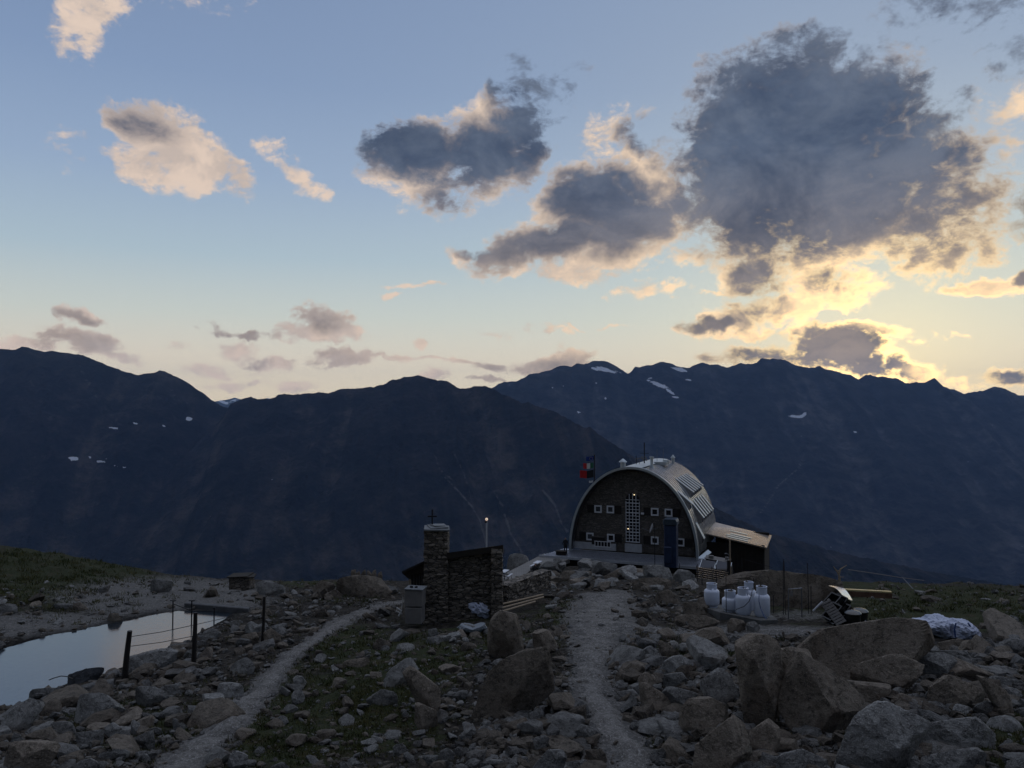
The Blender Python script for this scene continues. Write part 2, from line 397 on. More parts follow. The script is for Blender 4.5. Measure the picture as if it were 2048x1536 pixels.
snowA = [(1213,740,30,4,14),(1190,737,12,3,20),(1362,740,18,4,15),(1318,770,26,4,22),(1340,783,14,4,40),(1350,794,8,2,10),(1376,760,9,2,5),(1302,756,7,1.5,-5),(1590,833,20,2.5,5),(1608,829,8,5,-50),(1711,864,4,1.8,0),(1125,771,4,1.5,30),(1211,797,4,1.5,50),(1158,824,5,2,20),(1106,776,1.6,1.6,0),(1192,766,2,1.5,0)]
trail = [((1604,921),(1598,936),(1575,955),(1556,972),(1546,990),(1534,1008),(1520,1026)), 2.2, 1.0]
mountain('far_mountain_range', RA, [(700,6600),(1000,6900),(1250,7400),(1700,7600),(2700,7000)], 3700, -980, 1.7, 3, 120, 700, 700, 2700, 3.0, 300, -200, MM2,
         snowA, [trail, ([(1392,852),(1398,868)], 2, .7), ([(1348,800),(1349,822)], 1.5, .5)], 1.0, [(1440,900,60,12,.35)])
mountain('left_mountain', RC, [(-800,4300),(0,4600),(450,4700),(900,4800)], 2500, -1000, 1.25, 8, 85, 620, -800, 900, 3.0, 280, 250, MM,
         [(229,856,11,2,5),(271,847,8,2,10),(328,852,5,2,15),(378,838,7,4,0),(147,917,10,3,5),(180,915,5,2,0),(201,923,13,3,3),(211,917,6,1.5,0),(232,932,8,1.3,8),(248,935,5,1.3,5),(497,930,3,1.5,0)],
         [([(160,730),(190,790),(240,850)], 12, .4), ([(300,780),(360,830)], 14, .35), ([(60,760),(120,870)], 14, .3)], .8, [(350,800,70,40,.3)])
stB = [([(870,910),(880,940),(905,960)],5,.6),([(905,900),(925,940),(940,985),(943,1010)],4,.6),([(890,955),(920,985),(945,1015),(960,1040),(972,1085)],5,.75),([(983,975),(1005,1012)],6,.6),
       ([(1010,1030),(1020,1065),(1045,1105)],6,.8),([(1085,980),(1110,1010),(1122,1045),(1136,1065)],5,.95),([(850,760),(880,800),(900,830),(960,900)],5,.3),([(1050,850),(1062,900)],4,.4),
       ([(990,800),(1020,850),(1064,900)],4,.3),([(800,975),(850,1000)],8,.3),([(700,760),(740,850),(760,930)],5,.25)]
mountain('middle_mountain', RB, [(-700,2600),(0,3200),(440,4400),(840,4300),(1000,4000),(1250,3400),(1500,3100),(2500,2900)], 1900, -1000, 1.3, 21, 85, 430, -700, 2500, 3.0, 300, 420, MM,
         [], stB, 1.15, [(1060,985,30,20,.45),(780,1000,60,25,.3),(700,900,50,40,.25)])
RF = [(300,830),(430,802),(450,800),(462,797),(470,795),(478,798),(520,801),(535,795),(545,797),(560,803),(700,840),(1900,830),(2000,800),(2030,792),(2050,790),(2070,797),(2200,830)]
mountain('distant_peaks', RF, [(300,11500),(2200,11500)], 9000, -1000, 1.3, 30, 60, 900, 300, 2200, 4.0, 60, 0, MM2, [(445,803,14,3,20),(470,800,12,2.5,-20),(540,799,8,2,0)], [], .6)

# ------------------------------------------------------------------ near ground: control points (pixel, pixel, depth) -> height
CP = [(-250,1536,12.5),(200,1536,13.5),(600,1536,14),(1000,1536,14),(1270,1536,14.5),(1600,1536,13),(2048,1536,12.5),(2350,1536,12.3),
 (150,1480,16.2),(350,1400,19),(500,1300,24),(420,1330,22.7),(480,1420,18),(570,1340,21.5),(650,1270,26),(740,1215,31),
 (850,1255,27.5),(990,1225,29.5),(900,1400,18),(800,1450,16.5),(700,1380,19),(1010,1300,21.5),(1000,1450,16.3),
 (1190,1400,17.5),(1190,1300,21.5),(1200,1230,26),(1215,1178,36),(1150,1195,34),(1080,1198,33),(1030,1200,32.5),
 (1350,1480,15.6),(1350,1250,25),(1430,1228,27),(1500,1240,26),(1560,1228,27.5),(1640,1252,24.5),(1600,1400,16.7),(1900,1400,16.5),(1950,1285,22),(2200,1300,21),(1800,1240,27),
 (1850,1205,33),(1750,1178,44),(2048,1180,44),(2300,1185,44),(1640,1190,34),(1500,1180,42),(1900,1167,50),
 (1110,1165,48),(1250,1160,50),(1400,1163,47),(1100,1150,56),(1240,1140,60),(1380,1150,56),(1500,1156,54),
 (300,1182,38),(400,1158,43),(600,1167,41),(740,1163,42),(850,1165,42),(500,1190,34.5),(650,1190,34),(950,1170,40),
 (-250,1222,30.5),(0,1222,31),(150,1213,32.5),(260,1182,37.5),(275,1165,41),(150,1131,43),(75,1108,44),(0,1094,45),(-250,1065,47),(0,1150,38),(-250,1140,38),(120,1170,37)]
PONDZ = CZ - 8.0
near_shore = [(-260,1500),(-120,1460),(0,1418),(60,1396),(120,1372),(165,1352),(210,1347),(250,1330),(330,1301),(400,1264),(440,1241),(470,1223)]
far_shore = [(-260,1345),(-120,1320),(0,1298),(60,1281),(100,1269),(150,1262),(200,1251),(250,1241),(310,1227),(345,1224),(400,1221),(470,1219)]
def pond_pt(px, py):
    rx, rz = ray(px, py); d = (PONDZ - CZ) / rz; return (rx * d, d)
pts = []; zs = []
for (px, py, d) in CP:
    w = at(px, py, d); pts.append((w.x, w.y)); zs.append(w.z)
for (px, py) in near_shore + far_shore:
    x, y = pond_pt(px, py); pts.append((x, y)); zs.append(PONDZ + .03)
EX = [(0,0,-1.7),(9,0,-1.9),(-9,0,-2.2),(0,-14,-1.0),(25,-5,-2.5),(-25,-5,-3.5),(3,6,-4.0),(-5,6,-4.1),(12,7,-4.4),(-14,8,-5.2),(0,-60,0),(60,-40,-2),(-60,-40,-4),(45,10,-5),(-45,12,-7),
      (21,62,-13.1),(14,66,-12.9),(26,72,-13.3),(20,80,-13.6),(34,78,-13.6),(10,76,-12.6),(0,58,-12.6),(4,66,-12.7),(1,72,-13.3),(28,60,-12.8),
      (-38,62,-15),(-20,62,-17),(-8,66,-18),(-30,80,-26),(0,90,-24),(-60,60,-12),(35,64,-14.5),(45,62,-15.5),(60,66,-17),(20,96,-20),(40,95,-24),(70,85,-25),(-60,80,-22)]
for (x, y, z) in EX: pts.append((x, y)); zs.append(CZ + z)
pts = np.array(pts); zs = np.array(zs); NP_ = len(pts)
def _phi(r2): return .5 * r2 * np.log(r2 + 1e-6)
_d2 = ((pts[:, None] - pts[None]) ** 2).sum(-1)
_A = np.zeros((NP_ + 3, NP_ + 3)); _A[:NP_, :NP_] = _phi(_d2) + np.eye(NP_) * 2.0
_A[:NP_, NP_] = 1; _A[:NP_, NP_ + 1:] = pts; _A[NP_, :NP_] = 1; _A[NP_ + 1:, :NP_] = pts.T
_w = np.linalg.solve(_A, np.concatenate([zs, [0, 0, 0]]))
def tps(x, y):
    sh = x.shape; x = x.ravel(); y = y.ravel(); out = np.empty(len(x))
    for s in range(0, len(x), 40000):
        e = s + 40000
        r2 = (x[s:e, None] - pts[None, :, 0]) ** 2 + (y[s:e, None] - pts[None, :, 1]) ** 2
        out[s:e] = _phi(r2) @ _w[:NP_] + _w[NP_] + _w[NP_ + 1] * x[s:e] + _w[NP_ + 2] * y[s:e]
    return out.reshape(sh)
pond_poly = np.array([pond_pt(*p) for p in near_shore] + [pond_pt(*p) for p in far_shore[::-1]])
def poly_sd(x, y, P):
    """signed distance to polygon, negative inside"""
    d = np.full(x.shape, 1e9); ins = np.zeros(x.shape, bool)
    n = len(P)
    for i in range(n):
        a = P[i]; b = P[(i + 1) % n]; L = b - a
        q = np.clip(((x - a[0]) * L[0] + (y - a[1]) * L[1]) / (L @ L), 0, 1)
        d = np.minimum(d, np.hypot(x - a[0] - q * L[0], y - a[1] - q * L[1]))
        c = ((a[1] > y) != (b[1] > y)) & (x < (b[0] - a[0]) * (y - a[1]) / (b[1] - a[1] + 1e-12) + a[0])
        ins ^= c
    return np.where(ins, -d, d)
def Hs(x, y):
    """smooth ground height"""
    x = np.asarray(x, float); y = np.asarray(y, float)
    r = np.hypot(x, y)
    h = tps(np.clip(x, -75, 90), np.clip(y, -70, 98))
    AL = (x - 10.57) * .3746 + (y - 68) * .927
    cap = CZ - 13.05 + .12 * np.maximum(0, 56 - y) - .9 * sstep(AL, -5.2, -4.2)
    wl = (x - 10.57) * .927 - (y - 68) * .3746; al = (x - 10.57) * .3746 + (y - 68) * .927
    cap = cap - .3 * np.maximum(0, wl - 6) - 1.0 * np.maximum(0, wl - 11) - 1.1 * np.maximum(0, -7.0 - wl) - .8 * np.maximum(0, al - 13) - .45 * np.maximum(0, al) * (wl > 8)
    hutk = sstep(y, 50, 58) * sstep(x, -30, -22) * sstep(x, 60, 50)
    h = h - np.maximum(0, h - cap) * hutk
    far = CZ - 22 - (r - 88) * .5
    k = sstep(r, 84, 104)
    h = h * (1 - k) + far * k
    h = np.where(r > 300, CZ - 128 - (r - 300) * .47, h)
    return np.maximum(h, CZ - 1010)
def H(x, y):
    x = np.asarray(x, float); y = np.asarray(y, float)
    h = Hs(x, y); r = np.hypot(x, y)
    n = fbm(x * .55, y * .55, 3.3, 5, .55) * .32
    h = h + n * sstep(r, 3, 10) * np.where(r > 110, np.minimum(r / 20, 60), 1)
    sd = poly_sd(x, y, pond_poly)
    near = sstep(sd, 2.0, 0.0)
    shore = PONDZ - .35 * sstep(-sd, -.10, .6) + .10 * sstep(sd, .05, 1.0)+ n * .3
    return np.where(sd < 2.0, h * (1 - near) + shore * near, h)
_dd = np.exp(np.linspace(math.log(7.5), math.log(88), 260))
def hit(px, py):
    """depth at which pixels (arrays) meet the ground; nan when they miss"""
    px = np.atleast_1d(np.asarray(px, float)); py = np.atleast_1d(np.asarray(py, float))
    rx, rz = ray(px, py)
    X = rx[:, None] * _dd[None]; Y = np.broadcast_to(_dd[None], X.shape); Z = CZ + rz[:, None] * _dd[None]
    under = Z < H(X, Y)
    k = np.argmax(under, 1); ok = under.any(1) & (k > 0)
    k = np.maximum(k, 1)
    d0, d1 = _dd[k - 1], _dd[k]
    for _ in range(7):
        m = (d0 + d1) / 2; u = CZ + rz * m < H(rx * m, m)
        d1 = np.where(u, m, d1); d0 = np.where(u, d0, m)
    return np.where(ok, (d0 + d1) / 2, np.nan)
def ground(px, py):
    d = float(hit(px, py)[0])
    if d != d: d = 45.0
    return at(px, py, d)

# ------------------------------------------------------------------ paths
def densify(P, n=8):
    P = np.array(P, float); out = []
    for i in range(len(P) - 1):
        p0 = P[max(i - 1, 0)]; p1 = P[i]; p2 = P[i + 1]; p3 = P[min(i + 2, len(P) - 1)]
        for t in np.arange(n) / n:
            out.append(.5 * ((2 * p1) + (-p0 + p2) * t + (2 * p0 - 5 * p1 + 4 * p2 - p3) * t * t + (-p0 + 3 * p1 - 3 * p2 + p3) * t ** 3))
    out.append(P[-1]); return np.array(out)
path_main = [(1272,1560,50),(1245,1480,45),(1212,1430,42),(1186,1380,40),(1182,1330,38),(1192,1285,48),(1200,1250,64),(1205,1220,60),(1213,1185,42)]
path_left = [(330,1560,52),(420,1480,40),(482,1425,34),(530,1370,28),(580,1315,23),(620,1285,20),(660,1258,20),(700,1236,18),(745,1217,15),(800,1203,12)]
path_side = [(1215,1250,30),(1290,1254,18),(1370,1268,14),(1480,1262,14),(1600,1262,14),(1680,1266,12)]
def path_world(P):
    P = densify(P); d = hit(P[:, 0], P[:, 1]); ok = ~np.isnan(d); P = P[ok]; d = d[ok]
    rx, rz = ray(P[:, 0], P[:, 1])
    wn_ = .86 + .30 * fbm(np.arange(len(d)) * .21, d * .1, 2.2, 3)
    return np.stack([rx * d, d], -1), P[:, 2] * d / F * wn_
PW = [path_world(p) for p in (path_main, path_left, path_side)]
def path_dist(x, y):
    """distance to nearest path centre line in half widths"""
    r = np.full(np.shape(x), 99.0)
    for (c, w) in PW:
        for i in range(len(c) - 1):
            a, b = c[i], c[i + 1]; L = b - a
            q = np.clip(((x - a[0]) * L[0] + (y - a[1]) * L[1]) / (L @ L + 1e-9), 0, 1)
            r = np.minimum(r, np.hypot(x - a[0] - q * L[0], y - a[1] - q * L[1]) / (w[i] * (1 - q) + w[i + 1] * q))
    return r

# ------------------------------------------------------------------ the ground sheet
az_ = np.concatenate([np.arange(-46, 46.01, .11), np.arange(50, 311, 5.0)])
rad = np.concatenate([[.6, 1.6, 3, 5, 7], np.exp(np.arange(math.log(8.5), math.log(95), .0072)), [98, 102, 108, 116, 128, 145, 170, 210, 260, 320, 420, 560, 760, 1000, 1400, 1900, 2400]])
AZ, RD = np.meshgrid(np.radians(az_), rad)
GX = RD * np.sin(AZ); GY = RD * np.cos(AZ); GZ = H(GX, GY)
V = np.stack([GX, GY, GZ], -1).reshape(-1, 3)
Fq = grid_faces(len(rad), len(az_), True)[:, ::-1]
gpx, gpy = topix(V[:, 0], V[:, 1], V[:, 2])
front = V[:, 1] > 5
# zones: how green, how stony
GREEN = [(720,1400,150,110,.8),(560,1480,140,70,.8),(860,1320,90,60,.7),(700,1290,80,40,.75),(100,1150,200,60,1.0),(1850,1215,260,45,1.0),(1000,1265,110,40,.5),(1130,1230,70,30,.6),(640,1440,260,90,.55),(760,1290,90,40,.6),(2000,1480,70,80,.9),(1300,1310,70,20,.6),(300,1450,160,70,.55),
         (590,1330,60,30,.5),(1420,1300,60,14,.7),(700,1200,60,20,.4),(1690,1170,140,12,.7),(620,1165,70,12,.6),(1320,1490,50,40,.5),(500,1420,60,60,.3)]
GRAVEL = [(330,1195,230,42,1.0),(80,1250,230,28,.9),(1500,1262,230,14,.8),(1600,1230,80,14,.6),(700,1200,120,14,.4)]
def zone(Z, px, py):
    r = np.zeros(np.shape(px))
    for (cx, cy, ax, ay, k) in Z:
        r = np.maximum(r, k * np.clip(1.5 - np.sqrt(((px - cx) / ax) ** 2 + ((py - cy) / ay) ** 2), 0, 1))
    return r
green = np.where(front, zone(GREEN, gpx, gpy), .5); grav = np.where(front, zone(GRAVEL, gpx, gpy), .1)
pdist = np.full(len(V), 99.0); selm = front & (np.hypot(V[:, 0], V[:, 1]) < 60) & (gpx > -200) & (gpx < 2300)
pdist[selm] = path_dist(V[selm, 0], V[selm, 1])
grav = np.maximum(grav, np.clip(1.75 - pdist * .85, 0, 1))

gm, nt, b = new_mat('ground_soil'); P = objco(nt)
n1 = nt.noise(P, .8, 8, .65); n2 = nt.noise(P, 5, 8, .7); n3 = nt.noise(P, 24, 5, .7)
soil = nt.mix(nt.smooth(n2, .38, .72), (.012, .010, .008), (.062, .053, .044))
gr = nt.mix(nt.smooth(n3, .35, .7), (.012, .016, .006), (.046, .052, .020))
gr = nt.mix(nt.smooth(nt.noise(P, 2.2, 4, .6), .5, .7), gr, (.040, .034, .018))
vor = nt.new('ShaderNodeTexVoronoi'); vor.inputs['Scale'].default_value = 13; nt.put(vor.inputs['Vector'], P)
peb = nt.mix(nt.smooth(nt.sep(vor.outputs['Color'])[0], 0, 1), (.075, .072, .070), (.21, .20, .19))
peb = nt.mix(nt.smooth(n3, .42, .62), (.10, .095, .09), peb)
gk = nt.smooth(nt.math('MULTIPLY_ADD', nt.math('SUBTRACT', n1, .5), 2.2, attr(nt, 'green')), .25, .6)
vk = nt.smooth(nt.math('MULTIPLY_ADD', nt.math('SUBTRACT', n2, .5), 1.1, attr(nt, 'gravel')), .35, .75)
col = nt.mix(gk, soil, gr); col = nt.mix(vk, col, peb)
wet = nt.lin(attr(nt, 'wet'), 0, 1, 1, .28); col = nt.vmath('MULTIPLY', col, nt.comb(wet, wet, wet))
nt.put(b.inputs['Base Color'], col); b.inputs['Roughness'].default_value = .95; b.inputs['Specular IOR Level'].default_value = .15
bump(nt, b, nt.math('ADD', nt.math('MULTIPLY', n2, 1.0), nt.math('MULTIPLY', vor.outputs['Distance'], .25)), .9, .14)
g_ob = mesh_np('ground', V, Fq, gm, True); tag(g_ob, kind='structure')
sdw = np.full(len(V), 9.0); sdw[selm] = poly_sd(V[selm, 0], V[selm, 1], pond_poly)
add_attr(g_ob, 'wet', np.clip(1.1 - sdw / .55, 0, 1)); add_attr(g_ob, 'green', green); add_attr(g_ob, 'gravel', grav)

# path sheets
pm, nt, b = new_mat('path_gravel'); P = objco(nt)
n2 = nt.noise(P, 3, 9, .75); n3 = nt.noise(P, 22, 6, .8)
vor = nt.new('ShaderNodeTexVoronoi'); vor.inputs['Scale'].default_value = 22; nt.put(vor.inputs['Vector'], P)
pc = nt.mix(nt.smooth(n2, .32, .68), (.060, .055, .050), (.165, .156, .147))
pc = nt.mix(nt.smooth(n3, .5, .66), pc, (.31, .30, .29)); pc = nt.mix(nt.smooth(n3, .42, .3), pc, (.07, .065, .06))
nt.put(b.inputs['Base Color'], pc); b.inputs['Roughness'].default_value = .9; b.inputs['Specular IOR Level'].default_value = .2
bump(nt, b, nt.math('ADD', n3, nt.math('MULTIPLY', vor.outputs['Distance'], .5)), .8, .03)
for (c, w) in PW:
    # resample finely
    seg = np.hypot(*(c[1:] - c[:-1]).T); L = np.concatenate([[0], np.cumsum(seg)])
    s = np.arange(0, L[-1], .07); cx = np.interp(s, L, c[:, 0]); cy = np.interp(s, L, c[:, 1]); ww = np.interp(s, L, w)
    tx = np.gradient(cx); ty = np.gradient(cy); ln = np.hypot(tx, ty); nx, ny = ty / ln, -tx / ln
    u = np.linspace(-1.4, 1.4, 37)
    X = cx[:, None] + nx[:, None] * u * ww[:, None]; Y = cy[:, None] + ny[:, None] * u * ww[:, None]
    Z = H(X, Y) + .035 - .075 * np.abs(u)[None] ** 2 + fbm(X * 2.2, Y * 2.2, 9, 5, .65) * (.03 + .15 * np.abs(u)[None])
    endf = np.minimum(s, L[-1] - s); Z -= .1 * (1 - sstep(endf, 0, .8))[:, None]
    p = mesh_np('path', np.stack([X, Y, Z], -1).reshape(-1, 3), grid_faces(len(s), len(u)), pm, True)
    tag(p, kind='structure')

# pond
wm, nt, b = new_mat('pond_water'); P = objco(nt)
b.inputs['Base Color'].default_value = (.012, .018, .025, 1); b.inputs['Roughness'].default_value = .14
b.inputs['IOR'].default_value = 2.1; b.inputs['Specular IOR Level'].default_value = .8
bump(nt, b, nt.noise(nt.vmath('MULTIPLY', P, (1, .5, 1)), 6, 4, .6), .3, .01)
xx = pond_poly[:, 0]; yy = pond_poly[:, 1]
px_ = np.linspace(xx.min() - 1, xx.max() + .5, 60); py_ = np.linspace(yy.min() - 1, yy.max() + .5, 60)
X, Y = np.meshgrid(px_, py_)
pw = mesh_np('pond_water', np.stack([X, Y, np.full_like(X, PONDZ - .02)], -1).reshape(-1, 3), grid_faces(60, 60), wm, True)
# drop water cells lying under the ground
bm = bmesh.new(); bm.from_mesh(pw.data)
sdv = poly_sd(X.ravel(), Y.ravel(), pond_poly)
bm.verts.ensure_lookup_table()
bmesh.ops.delete(bm, geom=[v for v in bm.verts if sdv[v.index] > .9], context='VERTS')
bm.to_mesh(pw.data); bm.free(); tag(pw, kind='structure')

# ------------------------------------------------------------------ mesh builder
class MB:
    def __init__(self): self.v = []; self.f = []
    def add(self, vs, fs):
        k = len(self.v); self.v += [tuple(p) for p in vs]; self.f += [tuple(i + k for i in f) for f in fs]; return self
    def box(self, c, s, rot=None, taper=1.0):
        hx, hy, hz = s[0] / 2, s[1] / 2, s[2] / 2
        vs = [Vector((sx * hx * (taper if sz > 0 else 1), sy * hy * (taper if sz > 0 else 1), sz * hz)) for sz in (-1, 1) for sy in (-1, 1) for sx in (-1, 1)]
        if rot is not None:
            M = Euler(rot).to_matrix() if not isinstance(rot, Matrix) else rot
            vs = [M @ v for v in vs]
        vs = [v + Vector(c) for v in vs]
        return self.add(vs, [(0, 2, 3, 1), (4, 5, 7, 6), (0, 1, 5, 4), (2, 6, 7, 3), (0, 4, 6, 2), (1, 3, 7, 5)])
    def tube(self, path, r, n=8, cap=True, r1=None):
        path = [Vector(p) for p in path]; m = len(path); rings = []
        for i, p in enumerate(path):
            t = (path[min(i + 1, m - 1)] - path[max(i - 1, 0)]).normalized()
            a = t.orthogonal().normalized() if i == 0 else (rings_a - t * rings_a.dot(t)).normalized()
            rings_a = a; b = t.cross(a)
            rr = r if r1 is None else r + (r1 - r) * i / (m - 1)
            rings.append([p + (a * math.cos(2 * math.pi * k / n) + b * math.sin(2 * math.pi * k / n)) * rr for k in range(n)])
        vs = [q for g in rings for q in g]; fs = []
        for i in range(m - 1):
            for k in range(n): fs.append((i * n + k, i * n + (k + 1) % n, (i + 1) * n + (k + 1) % n, (i + 1) * n + k))
        if cap: fs.append(tuple(range(n - 1, -1, -1))); fs.append(tuple((m - 1) * n + k for k in range(n)))
        return self.add(vs, fs)
    def lathe(self, prof, n=20, c=(0, 0, 0), axis=None):
        vs = []; fs = []; m = len(prof)
        M = axis.to_track_quat('Z', 'Y').to_matrix() if axis is not None else Matrix.Identity(3)
        for (r, z) in prof:
            for k in range(n):
                vs.append(M @ Vector((r * math.cos(2 * math.pi * k / n), r * math.sin(2 * math.pi * k / n), z)) + Vector(c))
        for i in range(m - 1):
            for k in range(n): fs.append((i * n + k, i * n + (k + 1) % n, (i + 1) * n + (k + 1) % n, (i + 1) * n + k))
        fs.append(tuple(range(n - 1, -1, -1))); fs.append(tuple((m - 1) * n + k for k in range(n)))
        return self.add(vs, fs)
    def prism(self, poly, d0, d1, plane='xz'):
        """polygon in a plane, extruded along the third axis from d0 to d1"""
        n = len(poly)
        def P(a, b, d): return (a, d, b) if plane == 'xz' else ((d, a, b) if plane == 'yz' else (a, b, d))
        vs = [P(a, b, d0) for a, b in poly] + [P(a, b, d1) for a, b in poly]
        fs = [tuple(range(n)), tuple(range(2 * n - 1, n - 1, -1))] + [(i, i + n, (i + 1) % n + n, (i + 1) % n) for i in range(n)]
        return self.add(vs, fs)
    def build(self, name, mat=None, parent=None, loc=None, smooth=False, rotz=None, bevel=0):
        me = bpy.data.meshes.new(name); me.from_pydata([tuple(v) for v in self.v], [], self.f)
        bm = bmesh.new(); bm.from_mesh(me); bmesh.ops.recalc_face_normals(bm, faces=bm.faces)
        if bevel: bmesh.ops.bevel(bm, geom=list(bm.edges), offset=bevel, segments=1, affect='EDGES', clamp_overlap=True)
        if smooth:
            for f in bm.faces: f.smooth = len(f.verts) <= 4
            for e in bm.edges:
                if len(e.link_faces) == 2 and e.calc_face_angle(0) > R(42): e.smooth = False
        bm.to_mesh(me); bm.free()
        if mat: me.materials.append(mat)
        o = bpy.data.objects.new(name, me); COL.objects.link(o)
        if parent: o.parent = parent
        if loc is not None: o.location = loc
        if rotz is not None: o.rotation_euler = (0, 0, rotz)
        return o
def thing(name, label, cat, loc=(0, 0, 0), rotz=0, group=None):
    o = bpy.data.objects.new(name, None); COL.objects.link(o); o.empty_display_size = .2
    o.location = loc; o.rotation_euler = (0, 0, rotz)
    return tag(o, label, cat, group)
def copy_tree(o, parent=None):
    c = o.copy(); COL.objects.link(c)
    if parent is not None: c.parent = parent
    for ch in list(o.children): copy_tree(ch, c)
    return c

# ------------------------------------------------------------------ materials
def stone_wall_mat(name, c0, c1, mortar, sx=2.2, sz=6.0):
    m, nt, b = new_mat(name); P = objco(nt)
    w = nt.vmath('MULTIPLY', P, (sx, sx, sz))
    w = nt.vmath('MULTIPLY_ADD', nt.vmath('SUBTRACT', nt.noise(P, 2.5, 4, .6, color=True), (.5, .5, .5)), (.9, .9, .9), w)
    v = nt.new('ShaderNodeTexVoronoi'); v.inputs['Scale'].default_value = 1; nt.put(v.inputs['Vector'], w)
    e = nt.new('ShaderNodeTexVoronoi', feature='DISTANCE_TO_EDGE'); e.inputs['Scale'].default_value = 1; nt.put(e.inputs['Vector'], w)
    r = nt.sep(v.outputs['Color'])[0]
    col = nt.mix(nt.smooth(r, .1, .9), c0, c1)
    col = nt.mix(nt.math('MULTIPLY', nt.noise(P, 9, 6, .7), .55), col, (.05, .045, .04))
    gap = nt.smooth(e.outputs['Distance'], .02, .10)
    col = nt.mix(gap, mortar, col)
    nt.put(b.inputs['Base Color'], col); b.inputs['Roughness'].default_value = .9
    bump(nt, b, nt.math('MULTIPLY_ADD', nt.noise(P, 14, 5, .7), .3, gap), 1.0, .06)
    return m
M = {}
M['gable'] = stone_wall_mat('gable_stone', (.10, .086, .075), (.17, .148, .13), (.055, .05, .045), 3.2, 8)
M['drystone'] = stone_wall_mat('dry_stone', (.10, .083, .066), (.22, .185, .15), (.035, .030, .026), 4.2, 11)
M['alu'] = simple('weathered_aluminium', (.90, .88, .87), .22, 1.0, .12, 3, .002, .5)
M['alu_pan'] = simple('shaded_roof_pan', (.42, .42, .44), .38, .95, .35, 2.2, .004, .5)  # pans darkened so the ribs look as if they catch the light
M['alu_front'] = simple('lower_roof_sheet', (.62, .66, .76), .38, .7, .14, 3, .002, .5)
M['alu_edge'] = simple('roof_edge_trim', (.40, .44, .47), .45, .6, .08, 3, 0, .5)
M['white'] = simple('white_paint', (.55, .56, .60), .55, 0, .08, 4, 0)
M['shutter'] = simple('dark_shutter', (.016, .013, .012), .7, 0, .2, 8, 0)
M['glass'] = simple('window_glass', (.012, .014, .02), .08, 0, .1, 2, 0, .6)
M['darkglass'] = simple('solar_cell_glass', (.010, .014, .028), .45, 0, .1, 2, 0, .3)
M['greyglass'] = simple('pale_window_glass', (.05, .055, .065), .15, 0, .1, 2, 0, .6)
M['darkwood'] = simple('dark_timber', (.020, .016, .013), .85, 0, .3, 4, .01)
M['bluetank'] = simple('dark_blue_steel', (.022, .036, .082), .42, .35, .35, 1.6, .004, .4)
M['cheek'] = simple('dormer_cheek', (.30, .29, .29), .5, .8, .2, 3, 0)
M['hood'] = simple('flue_hood_steel', (.06, .08, .11), .4, .6, .2, 3, .002)
M['steel'] = simple('grey_steel', (.16, .17, .19), .45, .7, .15, 5, 0)
M['blacksteel'] = simple('black_steel', (.012, .012, .015), .6, .3, .2, 6, 0)
M['concrete'] = simple('concrete', (.26, .26, .26), .9, 0, .2, 3, .01)
M['cement'] = simple('rendered_plinth', (.36, .37, .40), .85, 0, .15, 3, .01)
M['skylight'] = simple('skylight_sheet', (.62, .70, .66), .18, 0, .05, 2, 0, .8)
M['lean'] = simple('lean_to_roof_sheet', (.92, .82, .75), .20, 1.0, .15, 2.5, .003, .5)
M['rust'] = simple('rusty_sheet', (.13, .07, .045), .7, .2, .4, 5, .004)
M['wood'] = simple('bare_timber', (.26, .20, .14), .8, 0, .25, 5, .004)
M['paleboard'] = simple('weathered_board', (.16, .15, .145), .85, 0, .2, 3, .003)
M['slate'] = simple('slate_slab', (.16, .17, .18), .85, 0, .2, 4, .01)
M['enamel'] = simple('white_enamel', (.50, .54, .64), .35, 0, .07, 5, 0, .5)
M['bluehose'] = simple('blue_hose', (.02, .05, .16), .5, 0, .1, 5, 0)
M['red'] = simple('red_cloth', (.40, .018, .02), .9, 0, .12, 6, 0)
M['whitecloth'] = simple('white_cloth', (.55, .55, .55), .9, 0, .1, 6, 0)
M['greencloth'] = simple('green_cloth', (.02, .10, .05), .9, 0, .1, 6, 0)
M['blackcloth'] = simple('black_cloth', (.012, .012, .014), .9, 0, .1, 6, 0)
M['bluecloth'] = simple('blue_cloth', (.012, .03, .16), .9, 0, .1, 6, 0)
M['star'] = simple('star_yellow', (.5, .42, .14), .9, 0, .1, 6, 0)
def emis(name, col, s):
    m, nt, b = new_mat(name); b.inputs['Base Color'].default_value = (*col, 1)
    b.inputs['Emission Color'].default_value = (*col, 1); b.inputs['Emission Strength'].default_value = s; return m
M['lamp'] = emis('lit_lamp', (1.0, .78, .45), 1.3)
M['lamp2'] = emis('lit_lamp_globe', (1.0, .74, .55), .5)

# ------------------------------------------------------------------ the hut (local x to the right along the gable, y back, z up)
TH = R(22); HD = 68.0; ZB = CZ - 12.55
_o = at(1263, 935, HD)
HUT = thing('mountain_hut', 'mountain hut with a curved metal barrel roof over a dark stone gable', 'mountain hut', (_o.x, HD, ZB), -TH)
e1 = Vector((math.cos(TH), -math.sin(TH), 0)); e2 = Vector((math.sin(TH), math.cos(TH), 0))
def loc_y(px, py, a):
    """hut-local (x, z) of a pixel on the plane y = a"""
    rx, rz = ray(px, py); rx = float(rx); rz = float(rz)
    # _o + w e1 + a e2 = t*(rx,1,.)
    bx = _o.x + a * e2.x; by = HD + a * e2.y
    w = (rx * by - bx) / (e1.x - rx * e1.y); t = by + w * e1.y
    return w, CZ + rz * t - ZB
HW, HH = 5.62, 7.42
HL = 12.8
def arch(t, off=0.0):          # t 0..1 left foot to right foot
    a = math.pi * (1 - t)
    return ((HW + off) * math.cos(a), (HH + off) * math.sin(a))
NA = 48
